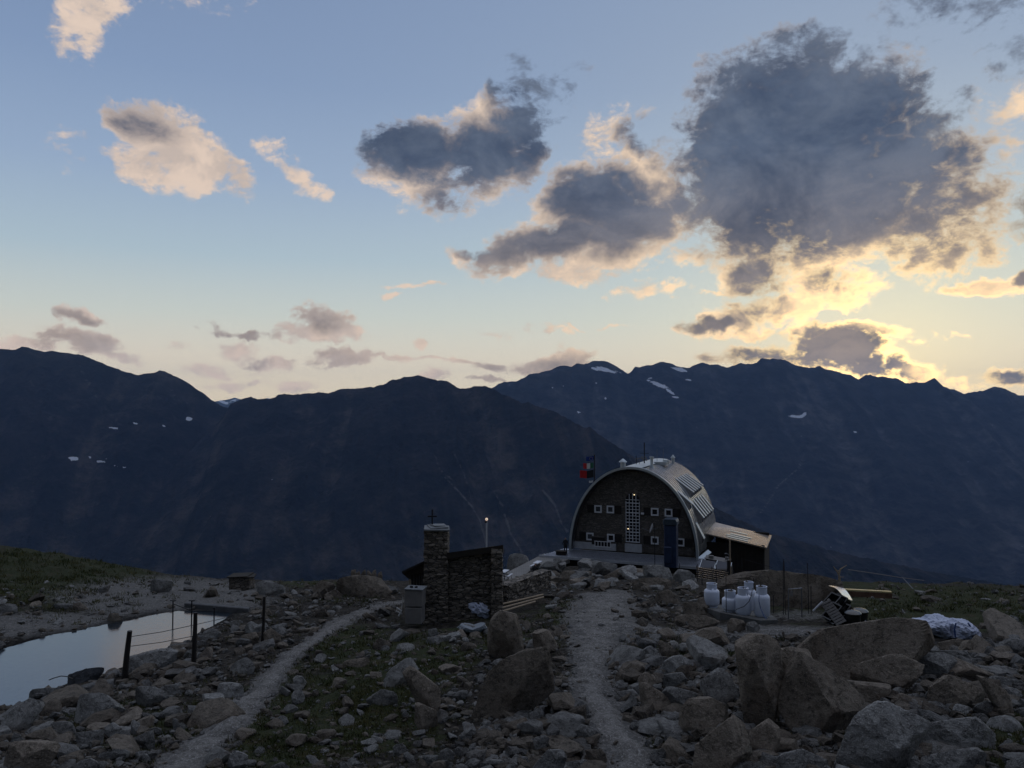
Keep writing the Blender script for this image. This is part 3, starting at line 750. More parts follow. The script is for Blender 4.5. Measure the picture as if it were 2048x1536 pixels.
# stone gable wall, set back under the roof edge
mb = MB(); poly = [arch(i / NA, -.22) for i in range(NA + 1)]
poly = [(p[0], max(p[1], 0)) for p in poly]
gx0, gx1 = loc_y(1251.6, 1030, .6)[0], loc_y(1279.6, 1030, .6)[0]
gz0 = loc_y(1265, 1084, .6)[1]; gzs = loc_y(1265, 1000, .6)[1]; gzt = loc_y(1265, 986.5, .6)[1]
mb.prism(poly, .6, .95)
wall = mb.build('gable_wall', M['gable'], HUT)
mb = MB(); mb.prism(poly, HL - .6, HL - .25); mb.build('rear_gable_wall', M['gable'], HUT)
# roof shell with standing seams
ys = []; hs = []
n_rib = 18
for i in range(n_rib):
    y0 = i * HL / n_rib; w = HL / n_rib
    ys += [y0 + .01, y0 + w - .19, y0 + w - .17, y0 + w - .02]; hs += [.0, .0, .06, .06]
ys.append(HL); hs.append(0)
mb = MB(); rows = []
for y, h in zip(ys, hs):
    rows.append([(lambda p: (p[0], y, p[1]))(arch(i / NA, h)) for i in range(NA + 1)])
inner = [[(lambda p: (p[0], y, p[1]))(arch(i / NA, -.18)) for i in range(NA + 1)] for y in (0.02, HL)]
vs = [p for r in rows for p in r]; nr = len(rows); nc = NA + 1
fs = [(i * nc + j, i * nc + j + 1, (i + 1) * nc + j + 1, (i + 1) * nc + j) for i in range(nr - 1) for j in range(nc - 1)]
mb.add(vs, fs)
vs2 = [p for r in inner for p in r]
mb.add(vs2, [(j, nc + j, nc + j + 1, j + 1) for j in range(nc - 1)])
roof = mb.build('arched_roof', M['alu_pan'], HUT)
roof.data.materials.append(M['alu'])
for pg in roof.data.polygons:
    c_ = pg.center; hh_ = math.hypot(c_.x / HW, c_.z / HH)
    if (hh_ > 1.0075 and abs(pg.normal.y) < .5) or c_.y < .25: pg.material_index = 1  # rib tops take the brighter metal, a painted glint
# edge trim around the front
mb = MB(); A0 = [arch(i / NA, .14) for i in range(NA + 1)]; A1 = [arch(i / NA, -.07) for i in range(NA + 1)]
vs = []
for y in (-.12, .12):
    vs += [(p[0], y, p[1] if 0 < i < NA else -.25) for i, p in enumerate(A0)] + [(p[0], y, p[1] if 0 < i < NA else -.25) for i, p in enumerate(A1)]
n = NA + 1; fs = []
for j in range(NA):
    fs += [(j, j + 1, n + j + 1, n + j), (2 * n + j, 3 * n + j, 3 * n + j + 1, 2 * n + j + 1), (j, 2 * n + j, 2 * n + j + 1, j + 1), (n + j, n + j + 1, 3 * n + j + 1, 3 * n + j)]
mb.add(vs, fs); mb.build('roof_edge', M['alu_edge'], HUT)
# ridge capping
mb = MB(); 
for s in (-1, 1):
    pts_ = [arch(.5 + s * k * .012, .13) for k in range(5)]
    for a, b_ in zip(pts_[:-1], pts_[1:]):
        mb.add([(a[0], 0, a[1]), (b_[0], 0, b_[1]), (b_[0], HL, b_[1]), (a[0], HL, a[1])], [(0, 1, 2, 3)])
mb.build('ridge_cap', M['alu_edge'], HUT)
# tall gridded gable window
ax = (gx0 + gx1) / 2; hw = (gx1 - gx0) / 2
def arch_win(hw_, top, bot, k=10):
    zs_ = top - (gzt - gzs) * (hw_ / hw) 
    return [(ax - hw_, bot), (ax + hw_, bot)] + [(ax + hw_ * math.cos(math.pi * i / k), zs_ + (top - zs_) * math.sin(math.pi * i / k)) for i in range(k + 1)]
mb = MB(); mb.prism(arch_win(hw, gzt, gz0), .575, .64)
tallw = mb.build('tall_arched_window', M['glass'], HUT)
mb = MB()
for i in range(5):
    x = ax - hw + .03 + i * (2 * hw - .06) / 4
    top = gzs + (gzt - gzs) * math.sqrt(max(0, 1 - ((x - ax) / hw) ** 2)) if 0 < i < 4 else gzs - .1
    mb.box((x, .56, (gz0 + top) / 2), (.05 if i in (0, 4) else .045, .05, top - gz0))
rowsz = [gz0 + .02 + k * (gzs - gz0) / 13 for k in range(14)]
for k, z in enumerate(rowsz):
    mb.box((ax, .553, z), (2 * hw, .05, .075 if k in (0, 3, 6, 9, 12) else .04))
mb.build('glazing_bars', M['white'], tallw)
for (xa, za) in ((ax + hw * .25, rowsz[8] + .5 * (rowsz[9] - rowsz[8])), (ax - hw * .25, rowsz[2] - .5 * (rowsz[2] - rowsz[1]))):
    mb = MB()
    for dx, dz, sx, sz in ((-.12, 0, .03, .26), (.12, 0, .03, .26), (0, .12, .26, .03), (0, -.12, .26, .03)): mb.box((xa + dx, .535, za + dz), (sx, .03, sz))
    mb.build('opening_pane_frame', M['white'], tallw)
for (px, py, nm) in ((1268.5, 989.5, 'lit_lamp'), (1256.5, 1057.5, 'lit_lamp')):
    w, z = loc_y(px, py, .55); m2 = MB(); m2.lathe([(.02, -.045), (.06, -.02), (.065, .02), (.02, .045)], 12, (w, .54, z)); m2.build('lit_lamp', M['lamp'], tallw, smooth=True)
# small windows with one shutter each
WINS = [(1196.2, 1018, -1, 'greyglass'), (1220.8, 1018.8, 1, 'greyglass'), (1309.6, 1023.8, -1, 'glass'), (1337.2, 1025.4, 1, 'glass'),
        (1180, 1073, -1, 'greyglass'), (1221.8, 1075.6, 1, 'glass'), (1309.6, 1081, -1, 'glass'), (1361, 1084.6, 1, 'glass')]
for (px, py, sd_, g) in WINS:
    w, z = loc_y(px, py, .55); a = .335
    mb = MB()
    for dx, dz, sx, sz in ((-a + .06, 0, .12, 2 * a), (a - .06, 0, .12, 2 * a), (0, a - .06, 2 * a - .24, .12), (0, -a + .06, 2 * a - .24, .12)):
        mb.box((w + dx, .55, z + dz), (sx, .12, sz))
    wf = mb.build('window', M['white'], HUT)
    MB().box((w, .585, z), (2 * a - .2, .03, 2 * a - .2)).build('pane', M[g], wf)
    m2 = MB(); m2.box((w + sd_ * (2 * a + .02), .56, z), (.62, .05, .70)); m2.box((w + sd_ * (2 * a + .02), .525, z + .2), (.6, .02, .06)); m2.box((w + sd_ * (2 * a + .02), .525, z - .2), (.6, .02, .06))
    m2.build('shutter', M['shutter'], HUT)
# pale patches of repaired render on the gable, plinth
mb = MB(); xa = loc_y(1142, 1090, .5)[0]; xb = loc_y(1232, 1092, .5)[0]; zt = loc_y(1190, 1085.5, .5)[1]
mb.box(((xa + xb) / 2, .50, zt / 2), (xb - xa, .16, zt)); mb.box((loc_y(1267, 1090, .5)[0], .48, .35), (1.5, .2, .7))
mb.build('plinth', M['cement'], HUT)
mb = MB(); w, z = loc_y(1285, 1027, .5); mb.box((w, .52, z), (.26, .14, .16)); mb.build('wall_box', M['white'], HUT)
# dormers on the right slope
def dormer(a0, wid, zt, out, zs_, n=1):
    # top edge at height zt reaching x=out ; springs from the arch at height zs_
    xin = (HW) * math.sqrt(max(0, 1 - (zs_ / HH) ** 2)) + .0
    zb = zt - .62; xb = HW * math.sqrt(max(0, 1 - (zb / HH) ** 2)) - .05
    prof = [(xin, zs_), (out, zt), (out - .02, zb + .1), (xb, zb), (xin - .3, zb)]
    m = MB(); m.prism(prof, a0, a0 + wid)
    d = m.build('dormer', M['cheek'], HUT)
    L = math.hypot(out - xin, zt - zs_); an = math.atan2(zs_ - zt, out - xin)
    m = MB(); m.box(((xin + out) / 2 + .06, a0 + wid / 2, (zs_ + zt) / 2 + .04), (L + .3, wid + .06, .07), (0, an, 0)); m.build('dormer_roof', M['alu_edge'], d)
    m = MB(); m.box((out + .0, a0 + wid / 2, zt - .30), (.03, wid - .2, .34)); m.build('pane', M['glass'], d)
for i in range(6): dormer(4.1 + i * 1.15, .50, 5.12 + i * .02, 4.55, 6.15)
for i in range(6): dormer(3.2 + i * 1.25, .50, 3.0, 5.6, 4.2)
dormer(.75, .7, 4.45, 4.95, 5.35); dormer(1.5, .7, 1.45, 5.85, 2.5)
# roof furniture
def on_roof(px, py_base, a):
    w, z = loc_y(px, py_base, a); return w, z
def cowl(px, py, a, h, r=.2, name='roof_cowl'):
    w, _ = loc_y(px, py, a); zb = HH * math.sqrt(1 - (w / HW) ** 2)
    m = MB(); m.lathe([(r, zb - .15), (r, zb + h)], 12, (w, a, 0)); m.lathe([(r * 1.6, zb + h + .02), (r * 1.55, zb + h + .06), (.03, zb + h + .34)], 12, (w, a, 0))
    m.build(name, M['alu_edge'], HUT, smooth=True)
cowl(1246, 935, 1.0, .55, .24); cowl(1346, 925, 11.6, .55, .15)
w, _ = loc_y(1303.5, 940, 3.0); zb = HH * math.sqrt(1 - (w / HW) ** 2)
m = MB(); m.lathe([(.34, zb - .25), (.14, zb + .25), (.14, zb + .95), (.22, zb + .97), (.22, zb + 1.02)], 12, (w, 3.0, 0)); m.build('vent_pipe', M['alu_edge'], HUT, smooth=True)
w, _ = loc_y(1322, 925, 7.0); m = MB(); m.box((w, 7.0, HH + .02), (1.2, .8, .3)); m.box((w + .4, 7.6, HH + .1), (.5, .5, .4)); m.build('roof_hatch', M['alu_edge'], HUT)
def mast(px, py0, py1, a, r=.03, cross=None, nm='antenna_mast', mat='blacksteel'):
    w, z1 = loc_y(px, py1, a); zb = HH * math.sqrt(max(0, 1 - (w / HW) ** 2)) - .1 if abs(w) < HW else 0
    m = MB(); m.tube([(w, a, zb), (w, a, z1)], r, 6)
    if cross:
        _, zc = loc_y(px, cross, a); m.tube([(w - .42, a, zc), (w + .42, a, zc)], .02, 6)
    m.build(nm, M[mat], HUT); return w, z1
mast(1288.5, 925, 885, 5.0, .055, 906.5)
mast(1272.5, 930, 911, 3.6, .03); mast(1314, 920, 899, 7.5, .018, mat='steel'); mast(1326.5, 920, 897, 9, .018, mat='steel'); mast(1279, 935, 921, 3.4, .02, mat='steel')
w0, z0 = loc_y(1272.5, 917, 3.6); w1, _ = loc_y(1289, 917, 3.6)
m = MB(); m.tube([(w0, 3.6, z0), (w1, 3.6, z0 + .04)], .025, 6)
for i in range(7):
    t = w0 + (w1 - w0) * (i / 6.0); m.tube([(t, 3.45, z0 - (.08 + .04 * i)), (t, 3.45, z0 + (.08 + .035 * i))], .014, 5)
m.add([(w0 + .5, 3.4, z0 + .2), (w0 + .72, 3.4, z0 - .25), (w0 + .80, 3.45, z0 - .22), (w0 + .60, 3.45, z0 + .22), (w0 + .86, 3.4, z0 + .2), (w0 + 1.0, 3.4, z0 - .2), (w0 + 1.07, 3.45, z0 - .17), (w0 + .95, 3.45, z0 + .2)], [(0, 1, 2, 3), (4, 5, 6, 7)])
m.build('television_antenna', M['paleboard'], HUT)
# satellite dish on its mast
w, z = loc_y(1306.5, 1057, -.6); m = MB()
prof = [(.02, .0), (.18, .02), (.32, .07), (.42, .13), (.43, .15), (.40, .13), (.02, .03)]
m.lathe(prof, 20, (w - .05, -.6, z), Vector((-.85, -.25, .25)))
dish = m.build('satellite_dish', M['cement'], HUT, smooth=True)
m = MB(); m.tube([(w - .15, -.65, z - .3), (w - .85, -.8, z - .02)], .02, 6); m.box((w - .88, -.8, z), (.10, .08, .08)); m.tube([(w + .03, -.58, z), (w + .2, .5, z - .1)], .03, 6); m.build('dish_arm', M['steel'], dish)
# dark blue flue with a hood
w, zt = loc_y(1342, 1049, -3.0); _, zb = loc_y(1342, 1124, -3.0)
hwid = (loc_y(1355, 1080, -3.0)[0] - loc_y(1330.5, 1080, -3.0)[0]) / 2
m = MB(); m.box((w, -3.0, (zt + zb - .4) / 2), (hwid * 2, hwid * 1.9, zt - zb + .4)); m.box((w - hwid * .35, -3.0 - hwid * 1.06, zb + .65), (hwid * 1.25, .2, 1.35))
flue = m.build('flue_stack', M['bluetank'], HUT, bevel=.05)
m = MB(); r = hwid * 1.12
prof = [(-r, zt), (r, zt), (r * 1.02, zt + .28), (r * .82, zt + .52), (-r * .82, zt + .52), (-r * 1.02, zt + .28)]
m.prism([(w + a, b_) for a, b_ in prof], -3.0 - r, -3.0 + r); m.build('flue_hood', M['hood'], flue, bevel=.03)
# lower terrace roof in front of the gable
def lw(px, py, zloc):
    """hut-local point of a pixel at local height zloc"""
    rx, rz = ray(px, py); t = (ZB + zloc - CZ) / float(rz); p = Vector((float(rx) * t, t, 0)) - Vector((_o.x, HD, 0))
    return p.dot(e1), p.dot(e2)
zf = -.55
xl, yl = lw(1087, 1108, zf); xr, yr = lw(1392, 1139, zf); yf = (yl + yr) / 2
m = MB(); nseam = 30; ybk = .45
xs = []; 
depth = ybk - yf; slope = (zf + .12) / (-depth)
m.add([(xl, yf, zf), (xr, yf, zf), (xr + .4, ybk, -.12), (xl + 1.6, ybk, -.12), (xl, yf, zf - .12), (xr, yf, zf - .12), (xr + .4, ybk, -.24), (xl + 1.6, ybk, -.24)],
      [(0, 1, 2, 3), (4, 7, 6, 5), (0, 4, 5, 1), (1, 5, 6, 2), (2, 6, 7, 3), (3, 7, 4, 0)])
for i in range(1, 10):       # seams running parallel to the gable
    t = i / 10; y = yf + depth * t; z = zf + (-.12 - zf) * t
    m.box(((xl + 1.6 * t + xr + .4 * t) / 2, y, z + .012), (xr - xl - 1.2 * t, .07, .026))
M['pan_front'] = simple('terrace_roof_seam', (.03, .035, .05), .6, .3, .2, 3, .002, .5)
troof = m.build('terrace_roof', M['alu_front'], HUT); troof.data.materials.append(M['pan_front'])
for pg in troof.data.polygons: pg.material_index = 0 if pg.index < 6 else 1
m = MB(); m.box(((xl + xr) / 2, yf - .05, zf - .03), (xr - xl + .1, .1, .22)); m.box((xl - .05, yf + .02, zf - .6), (.14, .14, 1.3)); m.build('terrace_roof_edge', M['cement'], troof)
m = MB(); m.box(((xl + xr) / 2 + .2, yf + .8, zf - .95), (xr - xl - .4, .3, 1.6)); m.build('terrace_wall', M['darkwood'], HUT)
# side flashing sheets and pale sheets at the right foot
m = MB(); a = lw(1404, 1110, -.3); b_ = lw(1414, 1087, .2)
m.add([(5.6, .2, -.1), (5.85, .1, -.3), (6.5, 2.4, .1), (6.2, 2.5, .3), (5.6, .2, -.16), (5.85, .1, -.36), (6.5, 2.4, .04), (6.2, 2.5, .24)], [(0, 1, 2, 3), (4, 7, 6, 5), (0, 4, 5, 1), (1, 5, 6, 2), (2, 6, 7, 3), (3, 7, 4, 0)])
m.build('side_flashing', M['alu_edge'], HUT)
# annex on the right
za_l, za_r = 1.25, .25; ya0, ya1 = 5.6, 12.6
x_r = 10.9
m = MB(); nrib = 15
m.add([(5.35, ya0, za_l), (x_r, ya0, za_r), (x_r, ya1, za_r), (5.0, ya1, za_l + .15), (5.35, ya0, za_l - .1), (x_r, ya0, za_r - .1), (x_r, ya1, za_r - .1), (5.0, ya1, za_l + .05)],
      [(0, 1, 2, 3), (4, 7, 6, 5), (0, 4, 5, 1), (1, 5, 6, 2), (2, 6, 7, 3), (3, 7, 4, 0)])
an = math.atan2(za_l - za_r, x_r - 5.35); Ls = math.hypot(za_l - za_r, x_r - 5.35)
for i in range(nrib + 1):
    y = ya0 + .05 + (ya1 - ya0 - .1) * i / nrib
    m.box(((5.35 + x_r) / 2, y, (za_l + za_r) / 2 + .02), (Ls, .16, .05), (0, an, 0))
M['lean_pan'] = simple('lean_to_roof_pan', (.40, .35, .32), .42, .8, .25, 2.5, .003, .5)  # pan colour lowered to make the annex ribs look lit
aroof = m.build('annex_roof', M['lean_pan'], HUT); aroof.data.materials.append(M['lean'])
for pg in aroof.data.polygons: pg.material_index = 0 if pg.index < 6 else 1
for k, (y, xa, xb) in enumerate(((6.35, 7.35, 9.25), (7.3, 7.2, 9.2), (8.25, 7.5, 9.4), (9.8, 7.3, 8.9))):
    t = ((xa + xb) / 2 - 5.35) / (x_r - 5.35); z = za_l + (za_r - za_l) * t
    MB().box(((xa + xb) / 2, y, z + .065), (xb - xa, .36, .04), (0, an, 0)).build('roof_light', M['skylight'], aroof)
m = MB(); m.box((8.15, ya0 + .35, -1.3), (5.1, .16, 3.4)); m.box((x_r - .3, (ya0 + ya1) / 2, -1.4), (.16, ya1 - ya0 - .4, 3.2)); m.box((8.15, ya1 - .3, -1.2), (5.1, .16, 3.6)); m.build('annex_wall', M['darkwood'], HUT)
m = MB()
for i in range(16): m.box((5.8 + i * .32, ya0 + .25, -1.3), (.04, .03, 3.2))
m.build('annex_cladding', M['darkwood'], HUT)

# small solar shed and slatted screen in front of the annex
c = at(1428, 1150, 58)
SH = thing('solar_shed', 'low shed with two dark solar panels on its roof beside the stone hut annex', 'shed', (c.x, c.y, c.z - .9), -TH)
m = MB(); m.box((0, 1.2, .6), (2.2, 2.4, 1.4)); m.build('shed_wall', M['darkwood'], SH)
m = MB(); m.box((0, 2.4, 1.66), (1.9, .7, .05), (R(12), R(6), 0)); m.box((-.5, 2.3, 1.83), (.35, .25, .18)); m.box((.7, 2.2, 1.8), (.25, .2, .2)); m.build('shed_roof', M['paleboard'], SH)
for s in (-1, 1):
    m = MB(); m.box((s * .58, .95, 1.42), (1.06, 1.25, .05), (R(20), R(5), 0)); p = m.build('solar_panel', M['darkglass'], SH)
    m = MB()
    for q in (-1, 1): m.box((s * .58 + q * .53, .95, 1.44 - q * .04), (.04, 1.25, .07), (R(20), R(5), 0))
    m.build('panel_frame', M['alu_edge'], p)
c = at(1424, 1166, 50)
SC = thing('slatted_screen', 'screen of pale horizontal slats below the solar shed', 'fence', (c.x, c.y, c.z), -TH * .7)
for i in range(7):
    MB().box((0, 0, .05 + i * .13), (2.0, .04, .055), (0, R(7), 0)).build('slat', M['lean'], SC)
for x in (-.95, 0, .95): MB().tube([(x, .05, -.3), (x, .05, 1.05)], .025, 6).build('screen_post', M['blacksteel'], SC)

# flag pole and flags
def pole_thing(px, pyb, pyt, d, label, name='flagpole', r=.04, mat='blacksteel', cat='flagpole'):
    b0 = at(px, pyb, d); t0 = at(px, pyt, d)
    return tag(MB().tube([(0, 0, 0), (0, 0, t0.z - b0.z)], r, 8).build(name, M[mat], loc=b0), label, cat)
pole_thing(1189.5, 1100, 909, 73, 'dark flagpole with three flags behind the left end of the hut roof', r=.06)
def flag(name, label, x0, x1, y0, y1, d, cols, wav):
    """cols from the pole outward (pole at right)"""
    a = at(x1, y0, d); b0 = at(x0, y1, d); W = a.x - b0.x; Hh = a.z - b0.z
    root = thing(name, label, 'flag', (a.x, d, a.z))
    n = len(cols); N = 6
    for k, mat in enumerate(cols):
        V = []; nx = N; nz = 5
        for i in range(nz + 1):
            for j in range(nx + 1):
                u = (k + j / nx) / n
                V.append((-W * u, .10 * math.sin(u * 7 + wav) * u - .12 * u, -Hh * i / nz - .10 * Hh * u + .05 * Hh * math.sin(u * 6 + wav)))
        F_ = [(i * (nx + 1) + j, i * (nx + 1) + j + 1, (i + 1) * (nx + 1) + j + 1, (i + 1) * (nx + 1) + j) for i in range(nz) for j in range(nx)]
        o = MB().add(V, F_).build('stripe' if n > 1 else 'cloth', M[mat], root, smooth=True)
    return root, W, Hh
fl, W, Hh = flag('star_flag', 'blue flag with a ring of stars, topmost on the flagpole', 1172, 1189, 912, 921, 73, ['bluecloth'], .4)
m = MB()
for k in range(12):
    an_ = 2 * math.pi * k / 12; cx = -W * .42 + .15 * math.cos(an_); cz = -Hh * .55 + .15 * math.sin(an_); r = .026
    m.add([(cx + r * math.cos(math.pi / 2 + q * math.pi / 5) * (1 if q % 2 == 0 else .45), -.16, cz + r * math.sin(math.pi / 2 + q * math.pi / 5) * (1 if q % 2 == 0 else .45)) for q in range(10)], [tuple(range(10))])
m.build('star_ring', M['star'], fl)
flag('tricolour_flag', 'red, white and green tricolour flag in the middle of the flagpole', 1166.5, 1187, 925.5, 936.5, 73, ['greencloth', 'whitecloth', 'red'], 1.2)
flag('two_tone_flag', 'black and red flag below the tricolour on the flagpole', 1159.5, 1187, 940, 955, 73, ['blackcloth', 'red'], 2.0)
flag('pennant', 'small white pennant, lowest on the flagpole', 1178, 1186, 961, 965, 73, ['whitecloth'], .6)

# ladder rack / bench in front of the plinth, dark table
c = at(1204, 1094, 66)
fr = thing('pallet_rack', 'white open frame rack standing against the pale hut plinth', 'rack', c, -TH)
m = MB()
for i in range(6): m.box((-.62 + i * .27, 0, .24), (.04, .04, .44))
m.box((0.05, 0, .46), (1.45, .05, .04)); m.box((0.05, 0, .03), (1.45, .05, .04)); m.build('frame', M['white'], fr)
m = MB(); m.box((0.05, .12, .24), (1.35, .04, .40)); m.build('back_panel', M['blackcloth'], fr)
c = at(1197, 1083, 67.2)
tag(MB().box((0, 0, .3), (1.15, .35, .62)).box((0, 0, .64), (1.25, .45, .06)).build('dark_cabinet', M['shutter'], loc=c - Vector((0, 0, .25)), rotz=-TH, bevel=.02), 'black boxy cabinet between the two lower left hut windows', 'cabinet')
for px in (1456.8,):
    pass
# street-lamp like post in front of annex
b0 = at(1460.5, 1165, 56); t0 = at(1460.5, 1079, 56)
lp = thing('pole', 'tall grey pole with a short curved arm in front of the dark annex', 'pole', b0)
MB().tube([(0, 0, 0), (0, 0, t0.z - b0.z)], .06, 8).build('shaft', M['wood'], lp)
h = at(1452, 1107, 56).z - b0.z
MB().tube([(0, 0, h - .3), (-.12, 0, h - .05), (-.3, 0, h), (-.38, 0, h - .03)], .035, 6).build('arm', M['steel'], lp)
MB().tube([(-.1, .0, -.2), (-.1, 0, 1.6)], .13, 8).build('sleeve', M['shutter'], lp)

# ------------------------------------------------------------------ chapel like stone building
def W2(px, py, d): return at(px, py, d)
def sz(px, d): return px * d / F
cd = 28.0
c0 = at(870, 1262, cd)
CH = thing('stone_chapel', 'small dry stone chapel with a square tower, a sloping slab roof and an iron cross', 'chapel', (c0.x, cd, c0.z - .25))
def L(px, py, d=cd):
    p = at(px, py, d); return p.x - c0.x, p.z - (c0.z - .25)
def rough_block(name, x0, x1, y0, y1, z0, z1a, z1b, mat, parent, amp=.035, res=.09, taper=0):
    """masonry block with an uneven face; top may slope from z1a to z1b"""
    vs = []; fs = []
    def face(P, nu, nv):
        k = len(vs)
        for i in range(nv + 1):
            for j in range(nu + 1): vs.append(P(j / nu, i / nv))
        for i in range(nv):
            for j in range(nu):
                a = k + i * (nu + 1) + j; fs.append((a, a + 1, a + nu + 2, a + nu + 1))
    nx = max(2, int((x1 - x0) / res)); ny = max(2, int((y1 - y0) / res)); nz = max(2, int((max(z1a, z1b) - z0) / res))
    top = lambda u: z1a + (z1b - z1a) * u
    tp = lambda v: 1 - taper * v
    cxm, cym = (x0 + x1) / 2, (y0 + y1) / 2
    def T(x, y, v): return (cxm + (x - cxm) * tp(v), cym + (y - cym) * tp(v))
    face(lambda u, v: (*T(x0 + (x1 - x0) * u, y0, v), z0 + (top(u) - z0) * v), nx, nz)
    face(lambda u, v: (*T(x1, y0 + (y1 - y0) * u, v), z0 + (top(1) - z0) * v), ny, nz)
    face(lambda u, v: (*T(x1 - (x1 - x0) * u, y1, v), z0 + (top(1 - u) - z0) * v), nx, nz)
    face(lambda u, v: (*T(x0, y1 - (y1 - y0) * u, v), z0 + (top(0) - z0) * v), ny, nz)
    face(lambda u, v: (*T(x0 + (x1 - x0) * u, y0 + (y1 - y0) * v, 1), top(u)), nx, ny)
    V = np.array(vs)
    sd_ = random.random() * 50
    n = perlin(V[:, 0] * 4 + sd_, V[:, 1] * 4, V[:, 2] * 11); n2 = perlin(V[:, 0] * 4 + 9, V[:, 1] * 4 + sd_, V[:, 2] * 11)
    V[:, 0] += n * amp * 1.6; V[:, 1] += n2 * amp * 2; V[:, 2] += n * amp * .5
    o = mesh_np(name, V, np.array(fs), mat, False, parent)
    bm = bmesh.new(); bm.from_mesh(o.data); bmesh.ops.remove_doubles(bm, verts=bm.verts, dist=.004); bmesh.ops.recalc_face_normals(bm, faces=bm.faces); bm.to_mesh(o.data); bm.free()
    return o
tx0, _ = L(846, 1100); tx1, _ = L(896, 1100); _, tz = L(870, 1062)
rough_block('tower', tx0, tx1, 0, .95, 0, tz, tz, M['drystone'], CH, .035, .075, .07)
m = MB(); xc = (tx0 + tx1) / 2
m.box((xc, .45, tz + .03), (tx1 - tx0 + .02, 1.0, .07), (0, .03, .1)); m.box((xc + .03, .45, tz + .09), (.66, .75, .07), (.03, -.02, .3)); m.box((xc + .02, .45, tz + .14), (.42, .5, .05), (0, .05, .5))
m.build('capstone', M['slate'], CH, bevel=.012)
ctop = L(863, 1022)[1]; cxx = L(862, 1040)[0]
m = MB(); m.box((cxx, .45, (tz + .1 + ctop) / 2), (.05, .04, ctop - tz - .1)); zc = L(862, 1036)[1]; m.box((cxx, .445, zc), (.34, .045, .05)); m.build('iron_cross', M['blacksteel'], CH)
wx1, _ = L(986, 1150); _, wz0 = L(896, 1112); _, wz1 = L(986, 1098)
rough_block('chapel_wall', tx1 - .08, wx1, .22, .62, 0, wz0 - .02, wz1, M['drystone'], CH, .03, .08)
rx1, _ = L(1005, 1150); _, rz0 = L(1003, 1215); _, rz1 = L(1003, 1097)
rough_block('buttress', wx1 - .06, rx1, -.05, .55, .1, rz1, rz1 - .03, M['drystone'], CH, .035, .075, .04)
m = MB(); za = L(896, 1106)[1]; zb_ = L(1003, 1090)[1]; x0 = tx1 - .05; x1 = rx1 + .02
m.add([(x0, .02, za), (x1, .02, zb_), (x1, 2.6, zb_ - .62), (x0, 2.6, za - .62), (x0, .02, za - .22), (x1, .02, zb_ - .22), (x1, 2.6, zb_ - .8), (x0, 2.6, za - .8)],
      [(0, 1, 2, 3), (4, 7, 6, 5), (0, 4, 5, 1), (1, 5, 6, 2), (2, 6, 7, 3), (3, 7, 4, 0)])
m.build('chapel_roof', M['darkwood'], CH)
# timber lean-to at the left
lx0, lz0 = L(800, 1148); lx1, lz1 = L(848, 1126)
m = MB(); m.add([(lx0, .5, lz0), (lx1, .5, lz1), (lx1, 2.8, lz1 - .75), (lx0, 2.8, lz0 - .75), (lx0, .5, lz0 - .08), (lx1, .5, lz1 - .08), (lx1, 2.8, lz1 - .83), (lx0, 2.8, lz0 - .83)],
      [(0, 1, 2, 3), (4, 7, 6, 5), (0, 4, 5, 1), (1, 5, 6, 2), (2, 6, 7, 3), (3, 7, 4, 0)]); m.build('lean_to_roof', M['shutter'], CH)
m = MB(); a, _ = L(816, 1160)
for i in range(6): m.box((a + .05 + i * .10, .9, .95), (.09, .03, lz1 - .25 - .1 * (5 - i) * .4))
m.build('lean_to_wall', M['darkwood'], CH)
m = MB(); m.box((a - .03, .75, .85), (.07, .07, lz0 - .12)); m.build('lean_to_post', M['wood'], CH)
# storage chest of two stacked board boxes
cb = at(826, 1246, 27.3)
ST = thing('storage_chest', 'weathered grey chest of two stacked board panels left of the chapel tower', 'chest', cb, R(-8))
hpx = sz(1, 27.3)
for k, (y0, y1, w_) in enumerate(((1216, 1249, 33), (1181, 1215, 36))):
    zc_ = (1246 - (y0 + y1) / 2) * hpx
    MB().box((0, .28, zc_), (w_ * hpx, .55, (y1 - y0) * hpx - .03)).build('board_box', M['paleboard'], ST, bevel=.012)
zt_ = (1246 - 1181) * hpx
m = MB(); m.box((0.02, .28, zt_ + .012), (.68, .62, .035), (0, .02, 0)); m.build('chest_lid', M['slate'], ST, bevel=.006)
m = MB(); m.box((-.12, .2, zt_ + .06), (.10, .1, .05), (0, 0, .4)); m.box((.05, .22, zt_ + .055), (.09, .06, .045), (0, 0, 1)); m.build('loose_weight', M['blacksteel'], ST)
tag(MB().tube([(0, 0, 0), (.05, .0, .5)], .012, 6).tube([(-.18, 0, .12), (0, 0, .0), (-.1, .02, -.18)], .03, 6).tube([(-.2, 0, .0), (.02, .02, -.1)], .025, 6).build('scrap_bundle', M['whitecloth'], loc=at(803, 1222, 27.6)), 'tangle of pale scrap beside the board chest', 'scrap')
# lamp on a pole behind the chapel roof
lb = at(973, 1180, 33)
LP = thing('lamp_post', 'thin grey lamp post with a small lit globe rising behind the chapel roof', 'lamp post', lb)
hl = at(973, 1040, 33).z - lb.z
MB().tube([(0, 0, 0), (0, 0, hl - .05)], .034, 8).build('post', M['cement'], LP)
MB().lathe([(.05, 0), (.06, .05), (.03, .10)], 10, (-.03, 0, hl - .12)).build('socket', M['blacksteel'], LP)
MB().lathe([(.02, -.062), (.045, -.042), (.062, 0), (.045, .042), (.02, .062)], 12, (0, 0, hl + .03)).build('globe', M['lamp2'], LP, smooth=True)

